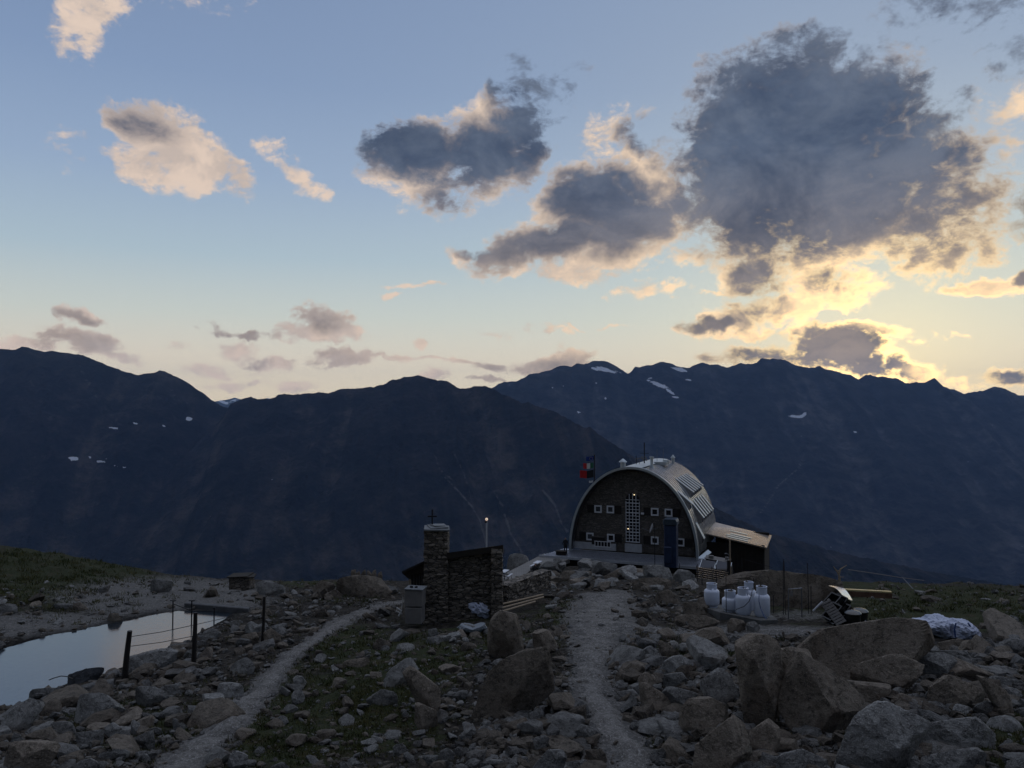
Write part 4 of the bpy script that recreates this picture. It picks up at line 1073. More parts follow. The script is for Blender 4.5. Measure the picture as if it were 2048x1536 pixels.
# ------------------------------------------------------------------ low dry stone wall right of the chapel
wa = at(1004, 1196, 31); wb = at(1092, 1197, 33.5)
dv = Vector((wb.x - wa.x, wb.y - wa.y, 0)); an = math.atan2(dv.y, dv.x)
wr = rough_block('dry_stone_wall', 0, dv.length, -.25, .25, 0, sz(33, 32), sz(36, 33), M['drystone'], None, .05, .09)
wr.location = (wa.x, wa.y, wa.z - .15); wr.rotation_euler = (0, 0, an); tag(wr, 'low dry stone wall running from the chapel buttress to the hut path', 'wall')

# ------------------------------------------------------------------ terrace with its tables and people
TZ = CZ - 13.2
def flat(px, py, z):
    rx, rz = ray(px, py); t = (z - CZ) / float(rz); return Vector((float(rx) * t, t, z))
tp_ = [flat(984, 1166, TZ), flat(1078, 1168, TZ), flat(1086, 1134, TZ), flat(1140, 1118, TZ), flat(1140, 1111, TZ), flat(1088, 1107, TZ), flat(1000, 1152, TZ)]
m = MB(); m.prism([(p.x, p.y) for p in tp_], TZ - .35, TZ, 'xy')
deckm, nt, b = new_mat('terrace_paving'); P = objco(nt)
br = nt.new('ShaderNodeTexBrick'); br.inputs['Scale'].default_value = 1.3; nt.put(br.inputs['Vector'], P)
br.inputs['Color1'].default_value = (.13, .125, .12, 1); br.inputs['Color2'].default_value = (.18, .17, .16, 1); br.inputs['Mortar'].default_value = (.08, .075, .07, 1)
nt.put(b.inputs['Base Color'], nt.mix(nt.noise(P, 1.2, 6, .7), br.outputs[0], (.17, .16, .15), 'MULTIPLY') if False else br.outputs[0]); b.inputs['Roughness'].default_value = .8
tag(m.build('terrace', deckm), kind='structure')
def picnic(px, py, label, rot):
    p = flat(px, py, TZ)
    T = thing('picnic_table', label, 'table', p, rot, 'picnic tables on the terrace'); T.scale = (.6, .6, .9)
    MB().box((0, 0, .76), (1.8, .75, .05)).build('table_top', M['white'], T)  # white on top and benches stands in for sky reflection
    for s in (-1, 1):
        b_ = MB().box((0, s * .72, .45), (1.8, .26, .045)).build('bench', M['white'], T)
    for s in (-1, 1):
        m_ = MB(); m_.tube([(s * .6, -.3, 0), (s * .6, .0, .74)], .035, 6).tube([(s * .6, .3, 0), (s * .6, .0, .74)], .035, 6).tube([(s * .6, -.74, .0), (s * .6, -.7, .43)], .03, 6).tube([(s * .6, .74, 0), (s * .6, .7, .43)], .03, 6).box((s * .6, 0, .42), (.05, 1.5, .05))
        m_.build('trestle', M['blacksteel'], T)
picnic(1009, 1160, 'pale picnic table on the terrace just right of the chapel', 1.25)
picnic(1075, 1141, 'pale picnic table on the terrace beside the rubble bank of the hut', 1.2)

def person(name, label, loc, rotz, pose, mats, scale=1.0):
    """pose: dict of joints; body grown with the skin modifier as one surface"""
    J, E_, Rr = pose
    names = list(J); idx = {n: i for i, n in enumerate(names)}
    me = bpy.data.meshes.new(name); me.from_pydata([Vector(J[n]) * scale for n in names], [(idx[a], idx[b]) for a, b in E_], [])
    tmp = bpy.data.objects.new(name, me); COL.objects.link(tmp)
    md = tmp.modifiers.new('skin', 'SKIN'); md.use_smooth_shade = True
    for i, n in enumerate(names):
        r = Rr[n] * scale; me.skin_vertices[0].data[i].radius = (r, r * .82)
    me.skin_vertices[0].data[idx['pelvis']].use_root = True
    ss = tmp.modifiers.new('sub', 'SUBSURF'); ss.levels = 1; ss.render_levels = 1
    dg = bpy.context.evaluated_depsgraph_get(); ev = tmp.evaluated_get(dg)
    m2 = bpy.data.meshes.new_from_object(ev); bpy.data.objects.remove(tmp)
    o = bpy.data.objects.new(name, m2); COL.objects.link(o); o.location = loc; o.rotation_euler = (0, 0, rotz)
    for mt in mats: m2.materials.append(mt)
    zs_ = {v.index: v.co.z for v in m2.vertices}
    hip = J['pelvis'][2] * scale; neck = J['neck'][2] * scale
    for p in m2.polygons:
        z = sum(zs_[v] for v in p.vertices) / len(p.vertices)
        p.material_index = 0 if z > neck + .02 else (1 if z > hip - .02 else 2); p.use_smooth = True
    return tag(o, label, 'person')
skin = simple('skin', (.20, .12, .09), .6, 0, .1, 6, 0)
E0 = [('pelvis', 'spine'), ('spine', 'chest'), ('chest', 'neck'), ('neck', 'head0'), ('head0', 'head'), ('chest', 'shl'), ('shl', 'ell'), ('ell', 'wrl'), ('wrl', 'hal'), ('chest', 'shr'), ('shr', 'elr'), ('elr', 'wrr'), ('wrr', 'har'),
      ('pelvis', 'hil'), ('hil', 'knl'), ('knl', 'anl'), ('anl', 'tol'), ('pelvis', 'hir'), ('hir', 'knr'), ('knr', 'anr'), ('anr', 'tor')]
RR = dict(pelvis=.15, spine=.14, chest=.16, neck=.06, head0=.085, head=.10, shl=.075, ell=.05, wrl=.035, hal=.04, shr=.075, elr=.05, wrr=.035, har=.04, hil=.095, knl=.065, anl=.045, tol=.04, hir=.095, knr=.065, anr=.045, tor=.04)
stand = (dict(pelvis=(0, 0, .95), spine=(0, 0, 1.12), chest=(0, .01, 1.35), neck=(0, 0, 1.50), head0=(0, -.02, 1.58), head=(0, -.03, 1.70), shl=(.19, 0, 1.42), ell=(.25, .02, 1.15), wrl=(.20, -.12, .95), hal=(.18, -.18, .90),
              shr=(-.19, 0, 1.42), elr=(-.27, .02, 1.16), wrr=(-.20, -.14, .98), har=(-.17, -.20, .94), hil=(.10, 0, .90), knl=(.11, -.02, .50), anl=(.12, .02, .09), tol=(.14, -.13, .04), hir=(-.10, 0, .90), knr=(-.12, -.04, .50), anr=(-.13, 0, .09), tor=(-.15, -.15, .04)), E0, RR)
sit = (dict(pelvis=(0, 0, .50), spine=(0, -.03, .68), chest=(0, -.08, .92), neck=(0, -.10, 1.06), head0=(0, -.13, 1.13), head=(0, -.15, 1.25), shl=(.19, -.08, .98), ell=(.26, -.16, .72), wrl=(.14, -.38, .66), hal=(.10, -.44, .66),
            shr=(-.19, -.08, .98), elr=(-.26, -.16, .72), wrr=(-.14, -.38, .66), har=(-.10, -.44, .66), hil=(.10, -.06, .50), knl=(.14, -.45, .52), anl=(.14, -.42, .10), tol=(.15, -.55, .05), hir=(-.10, -.06, .50), knr=(-.14, -.45, .52), anr=(-.14, -.40, .10), tor=(-.15, -.54, .05)), E0, RR)
pp = flat(1131, 1113, TZ)
person('person', 'person in dark clothes standing at the left foot of the hut roof', flat(1131, 1113.0, TZ + .0), .4, stand, [skin, M['blackcloth'], M['blackcloth']])
sp = flat(1069, 1160, TZ)
s_o = person('person', 'person in a black jacket and red trousers sitting on the terrace behind the low wall', sp, 2.6, sit, [skin, M['blackcloth'], M['red']])
tag(MB().box((0, 0, .44), (.5, .4, .06)).box((-.2, 0, .2), (.05, .35, .42)).box((.2, 0, .2), (.05, .35, .42)).build('stool', M['darkwood'], loc=sp, rotz=2.6), 'dark wooden stool under the sitting person', 'stool')
tag(MB().box((0, 0, .25), (.9, .5, .5)).box((0, -.02, .53), (.98, .56, .06)).build('planter_box', M['darkwood'], loc=flat(1123, 1114, TZ), rotz=-.38), 'dark low box left of the standing person', 'box')

# ------------------------------------------------------------------ gas cylinders
def gas(px, pyb, pyt, wpx, label, rot, d, short=False):
    g = at(px, pyb, d); r = wpx * d / F / 2; h = (pyb - pyt) * d / F / .96
    T = thing('gas_cylinder', label, 'gas cylinder', (g.x, g.y, g.z), rot, 'white gas cylinders in front of the boulder')
    hb = h * (.62 if short else .70)
    prof = [(r * .55, h * .05), (r * .85, h * .08), (r, h * .16), (r, hb - h * .06), (r * .95, hb), (r * .75, hb + h * .055), (r * .42, hb + h * .085), (r * .15, hb + h * .09)]
    MB().lathe(prof, 28).build('tank', M['enamel'], T, smooth=True)
    rc = r * .66; z0 = hb + h * .03; z1 = h
    m = MB()
    for k in range(20):         # collar, open at the valve side
        a0 = 2 * math.pi * k / 24 + .5; a1 = 2 * math.pi * (k + 1) / 24 + .5
        low = z0 + (h * .10 if k in (4, 5, 14, 15) else 0)
        for rr in (rc, rc - .02):
            m.add([(rr * math.cos(a0), rr * math.sin(a0), low), (rr * math.cos(a1), rr * math.sin(a1), low), (rr * math.cos(a1), rr * math.sin(a1), z1), (rr * math.cos(a0), rr * math.sin(a0), z1)], [(0, 1, 2, 3)])
        m.add([(rc * math.cos(a0), rc * math.sin(a0), z1), (rc * math.cos(a1), rc * math.sin(a1), z1), ((rc - .02) * math.cos(a1), (rc - .02) * math.sin(a1), z1), ((rc - .02) * math.cos(a0), (rc - .02) * math.sin(a0), z1)], [(0, 1, 2, 3)])
    m.tube([(rc * math.cos(.1 * k), rc * math.sin(.1 * k), z1) for k in range(0, 63, 3)], .012, 6)
    o_ = m.build('collar', M['enamel'], T, smooth=True)
    MB().lathe([(.03, hb + h * .08), (.035, hb + h * .15), (.05, hb + h * .16), (.05, hb + h * .19), (.02, hb + h * .2)], 10).build('valve', M['steel'], T, smooth=True)
    m = MB(); m.lathe([(r * .72, 0), (r * .74, .0), (r * .74, h * .075), (r * .70, h * .075)], 24); m.build('foot_ring', M['enamel'], T, smooth=True)
    return T
gas(1423.7, 1213, 1169.5, 30, 'white gas cylinder standing alone at the left end of the cylinder row', .3, 27.5)
gas(1460.5, 1222, 1184, 32, 'shortest and squattest of the white gas cylinders, second from the left', 1.2, 26.3, True)
gas(1498.5, 1225, 1167.5, 28, 'tall white gas cylinder at the back, mostly hidden by the one before it', 2.0, 27.6)
gas(1486.5, 1232, 1179, 31, 'white gas cylinder in front of the back one, a dark hose across it', .8, 26.0)
gas(1524, 1236, 1176.5, 31, 'tall white gas cylinder at the right end of the row beside the boulder', 1.6, 25.8)
hp = [at(*q) for q in ((1505, 1176, 26.2), (1503, 1190, 25.6), (1498, 1203, 25.4), (1488, 1213, 25.3), (1472, 1219, 25.3))]
tag(MB().tube(hp, .012, 6).build('gas_hose', M['blacksteel']), 'thin dark hose draped across the front gas cylinders', 'hose')
hp = [at(*q) for q in ((1518, 1190, 25.3), (1518, 1203, 25.2), (1521, 1216, 25.2), (1528, 1232, 25.0), (1533, 1238, 24.8))]
tag(MB().tube(hp, .012, 6).build('gas_hose', M['bluehose']), 'blue hose hanging down the right-hand gas cylinder', 'hose')
# concrete slab under the tanks
m = MB(); q = [flat(1400, 1206, at(1424, 1214, 27.5).z), flat(1420, 1200, at(1424, 1214, 27.5).z)]
base = at(1500, 1236, 26)
sl_ = [at(1406, 1213, 27.8), at(1440, 1224, 26.0), at(1520, 1240, 25.1), at(1556, 1239, 25.5), at(1535, 1222, 27.6), at(1430, 1208, 28.6)]
m = MB(); n = len(sl_); m.add([(p.x, p.y, p.z) for p in sl_] + [(p.x, p.y, p.z - .4) for p in sl_], [tuple(range(n)), tuple(range(2 * n - 1, n - 1, -1))] + [(i, i + n, (i + 1) % n + n, (i + 1) % n) for i in range(n)])
tag(m.build('concrete_slab', simple('dirty_slab', (.085, .083, .08), .9, 0, .3, 3, .01), bevel=.02), 'grey slab under the row of white gas cylinders', 'slab')

# ------------------------------------------------------------------ reinforcing bar posts
BARS = [(1395,1190,1128,46),(1404.6,1188,1143,44),(1434,1206,1120,30),(1452.6,1228,1146,26),(1468,1190,1141,33),(1484.7,1200,1116,32),(1508.5,1215,1156,27.5),(1360,1180,1127,46),(1310,1155,1045,60),
        (1566.5,1250,1118,27),(1571.5,1250,1122,27.4),(1618,1250,1126,27.5),(1622.5,1245,1172,27.5),(1527.5,1160,1116,50),(1547,1235,1190,27)]
BARL = ['at the left end of the slatted screen', 'just left of the single gas cylinder', 'right beside the single gas cylinder, the tallest there', 'before the squat gas cylinder', 'behind the squat gas cylinder', 'behind the front gas cylinder, tallest of the row',
 'between the two rightmost gas cylinders', 'in the rubble bank right of its middle', 'on the terrace roof before the right gable windows', 'left in the tall pair before the big boulder', 'right in the tall pair before the big boulder',
 'tall before the right part of the big boulder', 'short before the right part of the big boulder', 'at the right corner of the dark annex', 'short in the shade just right of the cylinders']
for i, (px, pb, pt, d) in enumerate(BARS):
    b0 = at(px, pb, d); hgt = at(px, pt, d).z - b0.z; lean = (random.random() - .5) * .04
    o = MB().tube([(0, 0, -.2), (lean * hgt * .5, 0, hgt * .5), (lean * hgt, 0, hgt)], max(.011, .00045 * d), 6).build('steel_bar', M['blacksteel'], loc=b0)
    tag(o, 'thin dark steel bar standing ' + BARL[i], 'steel bar', 'steel bars standing in the ground')
for (pts_, lb, d) in (([(1503,1143),(1527,1158)], 'thin dark bar leaning on the top of the big boulder', 31), ([(1545,1135),(1487,1118)], 'thin wire slung across the dark annex wall', 60)):
    tag(MB().tube([at(x, y, d) for x, y in pts_], .016, 6).build('wire_stay', M['blacksteel']), lb, 'wire')
# frame with a small tag in front of the boulder
fr = thing('pipe_gate', 'thin pipe gate frame with a hanging pale tag before the shaded side of the boulder', 'gate', at(1590, 1247, 26))
b0 = at(1590, 1247, 26)
m = MB(); A = [at(*q) - b0 for q in ((1577, 1250, 26), (1577, 1178, 26), (1603, 1176, 26), (1604, 1244, 26.3))]
m.tube(A, .02, 6); m.build('pipe', M['steel'], fr)
p = at(1583, 1187, 25.95) - b0; MB().box(p, (.09, .02, .17)).build('hanging_tag', M['paleboard'], fr)
# twisted bare stump wire at the right edge of the boulder
b0 = at(1678, 1160, 34)
m = MB(); f = lambda *q: at(*q) - b0
m.tube([f(1679, 1162, 34), f(1678, 1150, 34), f(1674, 1143, 34), f(1667, 1133, 34)], .05, 6, r1=.015); m.tube([f(1677, 1150, 34), f(1681, 1138, 34), f(1686, 1135, 34), f(1694, 1130, 34)], .045, 6, r1=.012); m.tube([f(1679, 1142, 34), f(1673, 1140, 34)], .025, 6, r1=.01); m.tube([f(1678, 1154, 34), f(1688, 1154, 34)], .02, 6, r1=.01)
tag(m.build('dead_branch', M['wood'], loc=b0), 'pale forked dead branch sticking up behind the big boulder', 'branch')
cab = [at(1696, 1139, 40), at(1750, 1147, 43), at(1800, 1155, 46), at(1848, 1161, 48)]
tag(MB().tube(cab, .022, 6).build('cable', M['paleboard']), 'thin pale cable sagging down over the right-hand slope', 'cable')
tag(MB().tube([at(1805, 1155, 44), at(1826, 1178, 43)], .022, 6).build('stay_rod', M['steel']), 'thin rod slanting down below the pale cable', 'rod')
# long timber bench on the right
b0 = at(1735, 1196, 34)
BN = thing('timber_bench', 'long bench of sunlit yellow planks to the right of the boulder', 'bench', b0, R(-14))
half = sz(44, 34)
yel = simple('golden_lit_plank', (.52, .40, .19), .35, 0, .15, 4, .002, .5)  # plank yellow has the golden evening light mixed into it
MB().box((0, .1, .30), (half * 2, .34, .05), (R(-6), 0, 0)).build('seat', yel, BN)
MB().box((0, -.09, .16), (half * 2, .03, .22)).build('apron', M['rust'], BN)
MB().box((.1, -.16, -.10), (half * 2, .12, .03)).build('lower_plank', yel, BN)
for s in (-.6, 0, .7): MB().box((s * half, .05, -.05), (.06, .1, .6)).build('leg', M['darkwood'], BN)
# corrugated sheet draped on the boulder end
m = MB(); q = [at(1656, 1172, 29), at(1680, 1174, 30), at(1706, 1202, 29), at(1690, 1197, 27.5)]
b0 = q[0]; q = [v - b0 for v in q]; N = 12; vs = []
for i in range(N + 1):
    for j in range(9):
        u = i / N; v = j / 8; p = (q[0] * (1 - u) + q[1] * u) * (1 - v) + (q[3] * (1 - u) + q[2] * u) * v
        vs.append(p + Vector((0, 0, .03 * math.sin(i * math.pi) + (.03 if i % 2 else 0) + .12 * math.sin(v * math.pi))))
m.add(vs, [(i * 9 + j, i * 9 + j + 1, (i + 1) * 9 + j + 1, (i + 1) * 9 + j) for i in range(N) for j in range(8)])
tag(m.build('corrugated_sheet', M['lean'], loc=b0, smooth=False), 'pale corrugated sheet lying over the right end of the boulder', 'sheet')

# ------------------------------------------------------------------ heap of black crates, pallet, pipes
def gz(px, py, d): return at(px, py, d)
b0 = at(1660, 1252, 25)
PL = thing('pallet', 'pale slatted pallet leaning against the heap of black crates', 'pallet', at(1656, 1246, 24.8))
b1 = at(1656, 1246, 24.8)
ax0 = at(1640, 1207, 25) - b1; ax1 = at(1674, 1252, 24.6) - b1; dirv = (ax1 - ax0).normalized(); sidev = Vector((.62, -.15, .38)).normalized()
Lp = (ax1 - ax0).length
for s in (0, .26):
    MB().add([ax0 + sidev * s + v for v in (Vector((0, 0, 0)), dirv * Lp, dirv * Lp + sidev * .07, sidev * .07)] + [ax0 + sidev * s + Vector((0, .04, 0)) + v for v in (Vector((0, 0, 0)), dirv * Lp, dirv * Lp + sidev * .07, sidev * .07)],
             [(0, 1, 2, 3), (7, 6, 5, 4), (0, 4, 5, 1), (1, 5, 6, 2), (2, 6, 7, 3), (3, 7, 4, 0)]).build('rail', M['paleboard'], PL)
for i in range(9):
    t = .06 + .88 * i / 8; a = ax0 + dirv * Lp * t; w_ = .028
    MB().add([a - dirv * w_, a + dirv * w_, a + dirv * w_ + sidev * .33, a - dirv * w_ + sidev * .33] + [p + Vector((0, -.03, 0)) for p in (a - dirv * w_, a + dirv * w_, a + dirv * w_ + sidev * .33, a - dirv * w_ + sidev * .33)],
             [(0, 1, 2, 3), (7, 6, 5, 4), (0, 4, 5, 1), (1, 5, 6, 2), (2, 6, 7, 3), (3, 7, 4, 0)]).build('slat', M['paleboard'], PL)
a = at(1626, 1222, 24.9); bb = at(1645, 1203, 24.9)
tag(MB().tube([a, bb], .03, 8).build('pipe_end', M['cement']), 'short pale pipe at the top left of the black crate heap', 'pipe')
crm = simple('black_plastic', (.010, .010, .011), .32, 0, .2, 4, 0, .6)
def crate(px, py, d, rot, s, label):
    T = thing('plastic_crate', label, 'crate', at(px, py, d), 0, 'black crates heaped behind the pallet'); T.rotation_euler = rot
    m = MB(); w, dd, h = .58 * s, .38 * s, .26 * s; t = .02
    m.box((0, 0, t / 2), (w, dd, t))
    for sx in (-1, 1): m.box((sx * (w / 2 - t / 2), 0, h / 2 + t / 2), (t, dd, h))
    for sy in (-1, 1): m.box((0, sy * (dd / 2 - t / 2), h / 2 + t / 2), (w - 2 * t - .002, t, h))
    m.box((0, dd / 2 + .008, h), (w + .03, .02, .03)); m.box((0, -dd / 2 - .008, h), (w + .03, .02, .03)); m.box((-w / 2 - .008, 0, h), (.02, dd, .03)); m.box((w / 2 + .008, 0, h), (.02, dd, .03))
    m.build('shell', crm, T)
    MB().box((0, -dd / 2 - .012, h * .5), (w * .35, .012, h * .42)).build('handle_label', M['paleboard'], T)
CRL = ['topmost of the heap, tipped left', 'near the top of the heap, tipped steeply', 'in the middle of the heap beside the pallet', 'at the right shoulder of the heap', 'low in the heap behind the pallet', 'at the foot of the heap']
for (px, py, d, rot), lb in zip([(1668, 1212, 25.6, (.2, -.7, .3)), (1684, 1214, 25.7, (.3, -.9, .2)), (1672, 1232, 25.2, (.2, -.8, .2)), (1690, 1232, 25.4, (.1, -.75, .3)), (1682, 1246, 25.0, (.1, -.6, .1)), (1694, 1254, 25.0, (.05, -.1, .2))], CRL):
    crate(px, py, d, rot, 1.0, 'black plastic crate ' + lb)
tubm = simple('glossy_black_rubber', (.012, .011, .010), .16, 0, .15, 3, 0, .8)
for k, (px, py, d, lb) in enumerate([(1706, 1254, 24.7, 'left of the two glossy black tubs at the heap'), (1720, 1250, 25.1, 'right of the two glossy black tubs at the heap')]):
    g = at(px, py, d); T = thing('rubber_tub', lb, 'tub', g, 0, 'glossy black tubs')
    r = sz(15, d); h = sz(26, d)
    MB().lathe([(r * .82, 0), (r * .95, h * .5), (r, h), (r * .9, h), (r * .86, h * .5)], 24).build('body', crm, T, smooth=True)
    MB().lathe([(r * 1.08, h - .01), (r * 1.08, h + .03), (r * .8, h + .09), (r * .3, h + .12), (.02, h + .125)], 24).build('lid', tubm, T, smooth=True)
    m = MB(); m.box((r * .3, -r * .93, h * .35), (.05, .03, .12), (0, 0, .3)); m.build('clip', M['cement'], T)

# ------------------------------------------------------------------ crumpled bags and tarpaulin
tarp = simple('woven_bag', (.42, .45, .56), .7, 0, .10, 5, .006)
def bag(name, label, cat, outline, d, thick, mat, seed, base_sink=.12, fold=.10):
    P = np.array(outline, float); cx, cy = P[:, 0].mean(), P[:, 1].mean(); c = at(cx, cy, d)
    yb_ = P[:, 1].max(); gd = float(hit([cx], [yb_])[0])
    if gd == gd: d = gd + thick * .25; c = at(cx, cy, d)
    k = d / F
    n = 120; mth = 60
    ang_ = np.linspace(0, 2 * np.pi, n, endpoint=False)
    # radial function of the outline
    poly = np.stack([(P[:, 0] - cx) * k, -(P[:, 1] - cy) * k], -1)
    rr = np.zeros(n)
    for i, a in enumerate(ang_):
        dx_, dy_ = math.cos(a), math.sin(a); best = .01
        for j in range(len(poly)):
            p, q = poly[j], poly[(j + 1) % len(poly)]; e = q - p
            den = dx_ * e[1] - dy_ * e[0]
            if abs(den) < 1e-9: continue
            t = (p[0] * e[1] - p[1] * e[0]) / den; s = (p[0] * dy_ - p[1] * dx_) / den
            if t > 0 and -1e-6 <= s <= 1 + 1e-6: best = max(best, t)
        rr[i] = best
    ph = np.linspace(-np.pi / 2, np.pi / 2, mth)
    A, Ph = np.meshgrid(ang_, ph); Rr_ = np.broadcast_to(rr, A.shape)
    X = Rr_ * np.cos(A) * np.cos(Ph); Z = Rr_ * np.sin(A) * np.cos(Ph); Y = thick * np.sin(Ph) 
    nx = fbm(X * 2.2 + seed, Y * 2.2, Z * 2.2, 4, .55, True); ny = fbm(X * 5 + seed, Y * 5, Z * 5 + 3, 3, .6, True)
    f = 1 + fold * 1.4 * (nx - .35) + fold * .55 * (ny - .35)
    V = np.stack([X * f, Y * f - .12 * (Z > 0) * Z, Z * f], -1).reshape(-1, 3)
    o = mesh_np(name, V, grid_faces(mth, n, True), mat, True, loc=c); o.data.set_sharp_from_angle(angle=R(30))
    return tag(o, label, cat)
o = bag('bulk_bag', 'crumpled white tarpaulin bag slumped against the chapel wall', 'bag', [(931,1203),(944,1196),(970,1195),(973,1205),(988,1210),(988,1225),(972,1234),(955,1230),(942,1222)], 26.6, .42, tarp, 3, fold=.26)
o = bag('bulk_bag', 'larger crumpled white bulk bag, left of the pair on the right-hand slope', 'bag', [(1826,1244),(1850,1240),(1862,1233),(1876,1232),(1898,1240),(1906,1252),(1904,1272),(1878,1270),(1858,1262)], 24.5, .5, tarp, 9, fold=.30)
o2 = bag('bulk_bag', 'crumpled white bulk bag with dark blue straps, right of the pair on the slope', 'bag', [(1902,1246),(1912,1241),(1932,1243),(1946,1253),(1955,1266),(1957,1277),(1930,1276),(1904,1272)], 24.2, .42, tarp, 15, fold=.26)
for q in ([(1912,1246),(1909,1258),(1911,1275)], [(1936,1246),(1946,1260),(1949,1276)]):
    pth = [at(x, y, o2.location.y - .36) - o2.location for x, y in q]
    MB().tube(pth, .022, 6).build('strap', M['bluehose'], o2)
# timber poles lying between the chapel and the wall
for k, (a, b_, lb) in enumerate([((1005,1208,28.5),(1086,1189,31.5),'topmost'), ((1002,1216,28.0),(1087,1194,31.2),'middle'), ((1000,1224,27.6),(1070,1203,30.2),'lowest')]):
    A = at(*a); B_ = at(*b_)
    tag(MB().tube([A - A, B_ - A], .035, 8).build('timber_pole', M['wood'], loc=A), lb + ' of the long bare poles lying right of the chapel', 'pole', 'bare poles lying by the chapel')
sheet = bag('plastic_sheet', 'flattened grey blue plastic sack on the ground below the chapel wall', 'sack', [(918,1255),(925,1248),(940,1252),(948,1257),(958,1250),(970,1245),(971,1255),(955,1266),(930,1265)], 25.6, .3, simple('grey_plastic', (.17, .19, .21), .5, 0, .15, 4, .004), 21, fold=.2)

# ------------------------------------------------------------------ pond fence
def post(px, pb, pt, d, r, label, lean=0):
    b0 = at(px, pb, d); hgt = at(px, pt, d).z - b0.z
    m = MB(); m.tube([(-.02, 0, -.3), (lean * .3, 0, hgt * .35), (lean * .62, .01, hgt * .7), (lean, 0, hgt)], r, 9, r1=r * .8)
    return tag(m.build('fence_post', M['shutter'], loc=b0, smooth=True), label, 'post')
post(250, 1347, 1262, 22.2, .085, 'dark wooden fence post nearest the viewer on the pond bank', .12)
post(388.5, 1312, 1225, 22.6, .07, 'dark wooden fence post right of the nearest one on the pond bank', .02)
post(526, 1275, 1193, 25.5, .055, 'thin post among the rocks between the pond and the left path', .03)
for (ya, yb, lb) in ((1274, 1250, 'upper'), (1293, 1272, 'lower')):
    A = at(257, ya, 22.2); B_ = at(388, yb, 22.6); m1 = (A + B_) / 2 - Vector((0, 0, .03))
    tag(MB().tube([A, m1, B_], .010, 6).build('fence_wire', M['blacksteel']), lb + ' fence wire strung between the two pond posts', 'wire')
    C_ = at(450, yb - 14, 27)
    tag(MB().tube([B_, C_], .009, 6).build('fence_wire', M['blacksteel']), lb + ' fence wire running on from the second pond post', 'wire')
rb = at(386, 1240, 27.5)
RL = thing('metal_railing', 'rusty railing of three thin posts standing in the far end of the pond', 'railing', rb)
for px in (345.5, 383, 428):
    d = (PONDZ - CZ) / float(ray(px, 1246)[1]); p0 = at(px, 1246, d) - rb; hh = sz(44 if px < 400 else 30, d)
    m = MB(); m.tube([p0 - Vector((0, 0, .4)), p0 + Vector((0, 0, hh))], .025, 6); m.box(p0 + Vector((0, 0, hh)), (.22 if px < 400 else .08, .06, .03)); m.build('railing_post', M['blacksteel'], RL)
m = MB(); m.tube([at(345, 1207, 27.6) - rb, at(383, 1222, 27.6) - rb, at(428, 1222, 27.8) - rb], .015, 6); m.build('rail_wire', M['blacksteel'], RL)
tag(MB().tube([at(98, 1360, 22.5), at(108, 1356, 22.4), at(122, 1352, 22.2), (at(134, 1353, 22.0)), at(146, 1358, 21.7)], .014, 6).build('black_hose', M['blacksteel']), 'black hose curving out over the pond from the wet rock', 'hose')
tag(MB().tube([at(146, 1357, 21.6), at(173, 1337, 21.9)], .014, 6).build('thin_rod', M['blacksteel']), 'thin rod leaning on the wet dark rock at the pond', 'rod')
# weir wall at the far end of the pond
dW = (PONDZ - CZ) / float(ray(430, 1219)[1])
A = flat(368, 1206, PONDZ + .2); B_ = flat(496, 1217, PONDZ + .2)
m = MB(); n_ = Vector((0, .45, 0))
zt = PONDZ + .2
m.add([(A.x, A.y, zt), (B_.x, B_.y, zt), (B_.x, B_.y + .25, zt), (A.x, A.y + .25, zt), (A.x, A.y, zt - 1.0), (B_.x, B_.y, zt - 1.0), (B_.x, B_.y + .25, zt - 1.0), (A.x, A.y + .25, zt - 1.0)], [(0, 1, 2, 3), (4, 7, 6, 5), (0, 4, 5, 1), (1, 5, 6, 2), (2, 6, 7, 3), (3, 7, 4, 0)])
tag(m.build('weir_wall', simple('wet_concrete', (.075, .075, .078), .8, 0, .3, 3, .01), bevel=.03), 'low concrete weir wall closing the far end of the pond', 'wall')
# small stone hut with a slab roof on the left skyline, ruin on a mound
b0 = at(478, 1167, 37)
SHh = thing('stone_shelter', 'tiny slab-roofed stone shelter on the skyline behind the pond', 'shelter', b0)
rough_block('shelter_wall', -.48, .48, 0, .8, -.3, sz(11, 37), sz(12, 37), M['drystone'], SHh, .03, .09)
m = MB(); m.box((-.08, .4, sz(13, 37)), (1.0, .95, .05), (0, -.04, 0)); m.box((.42, .35, sz(12, 37)), (.45, .85, .05), (0, .02, .2)); m.build('slab_roof', M['darkwood'], SHh, bevel=.01)

# ------------------------------------------------------------------ rocks
_ico = {}
def ico(s):
    if s not in _ico:
        bm = bmesh.new(); bmesh.ops.create_icosphere(bm, subdivisions=s, radius=1)
        V = np.array([v.co[:] for v in bm.verts]); Fc = np.array([[v.index for v in f.verts] for f in bm.faces]); bm.free()
        V /= np.linalg.norm(V, axis=1)[:, None]; _ico[s] = (V, Fc)
    return _ico[s]
def polytope(Dv, N, h, p=26):
    q = np.maximum(Dv @ N.T, 0) / h[None]; m = q.max(1)
    return 1 / (m * ((q / m[:, None]) ** p).sum(1) ** (1 / p))
def chip(V, r, k, lo=.80, hi=.95, front=False):
    for _ in range(k):
        n = r.normal(size=3)
        if front: n[1] = -abs(n[1]); n[2] = abs(n[2]) * .8
        n /= np.linalg.norm(n); q = V @ n; h = q.max() * r.uniform(lo, hi)
        V = V - np.maximum(q - h, 0)[:, None] * n[None]
    return V
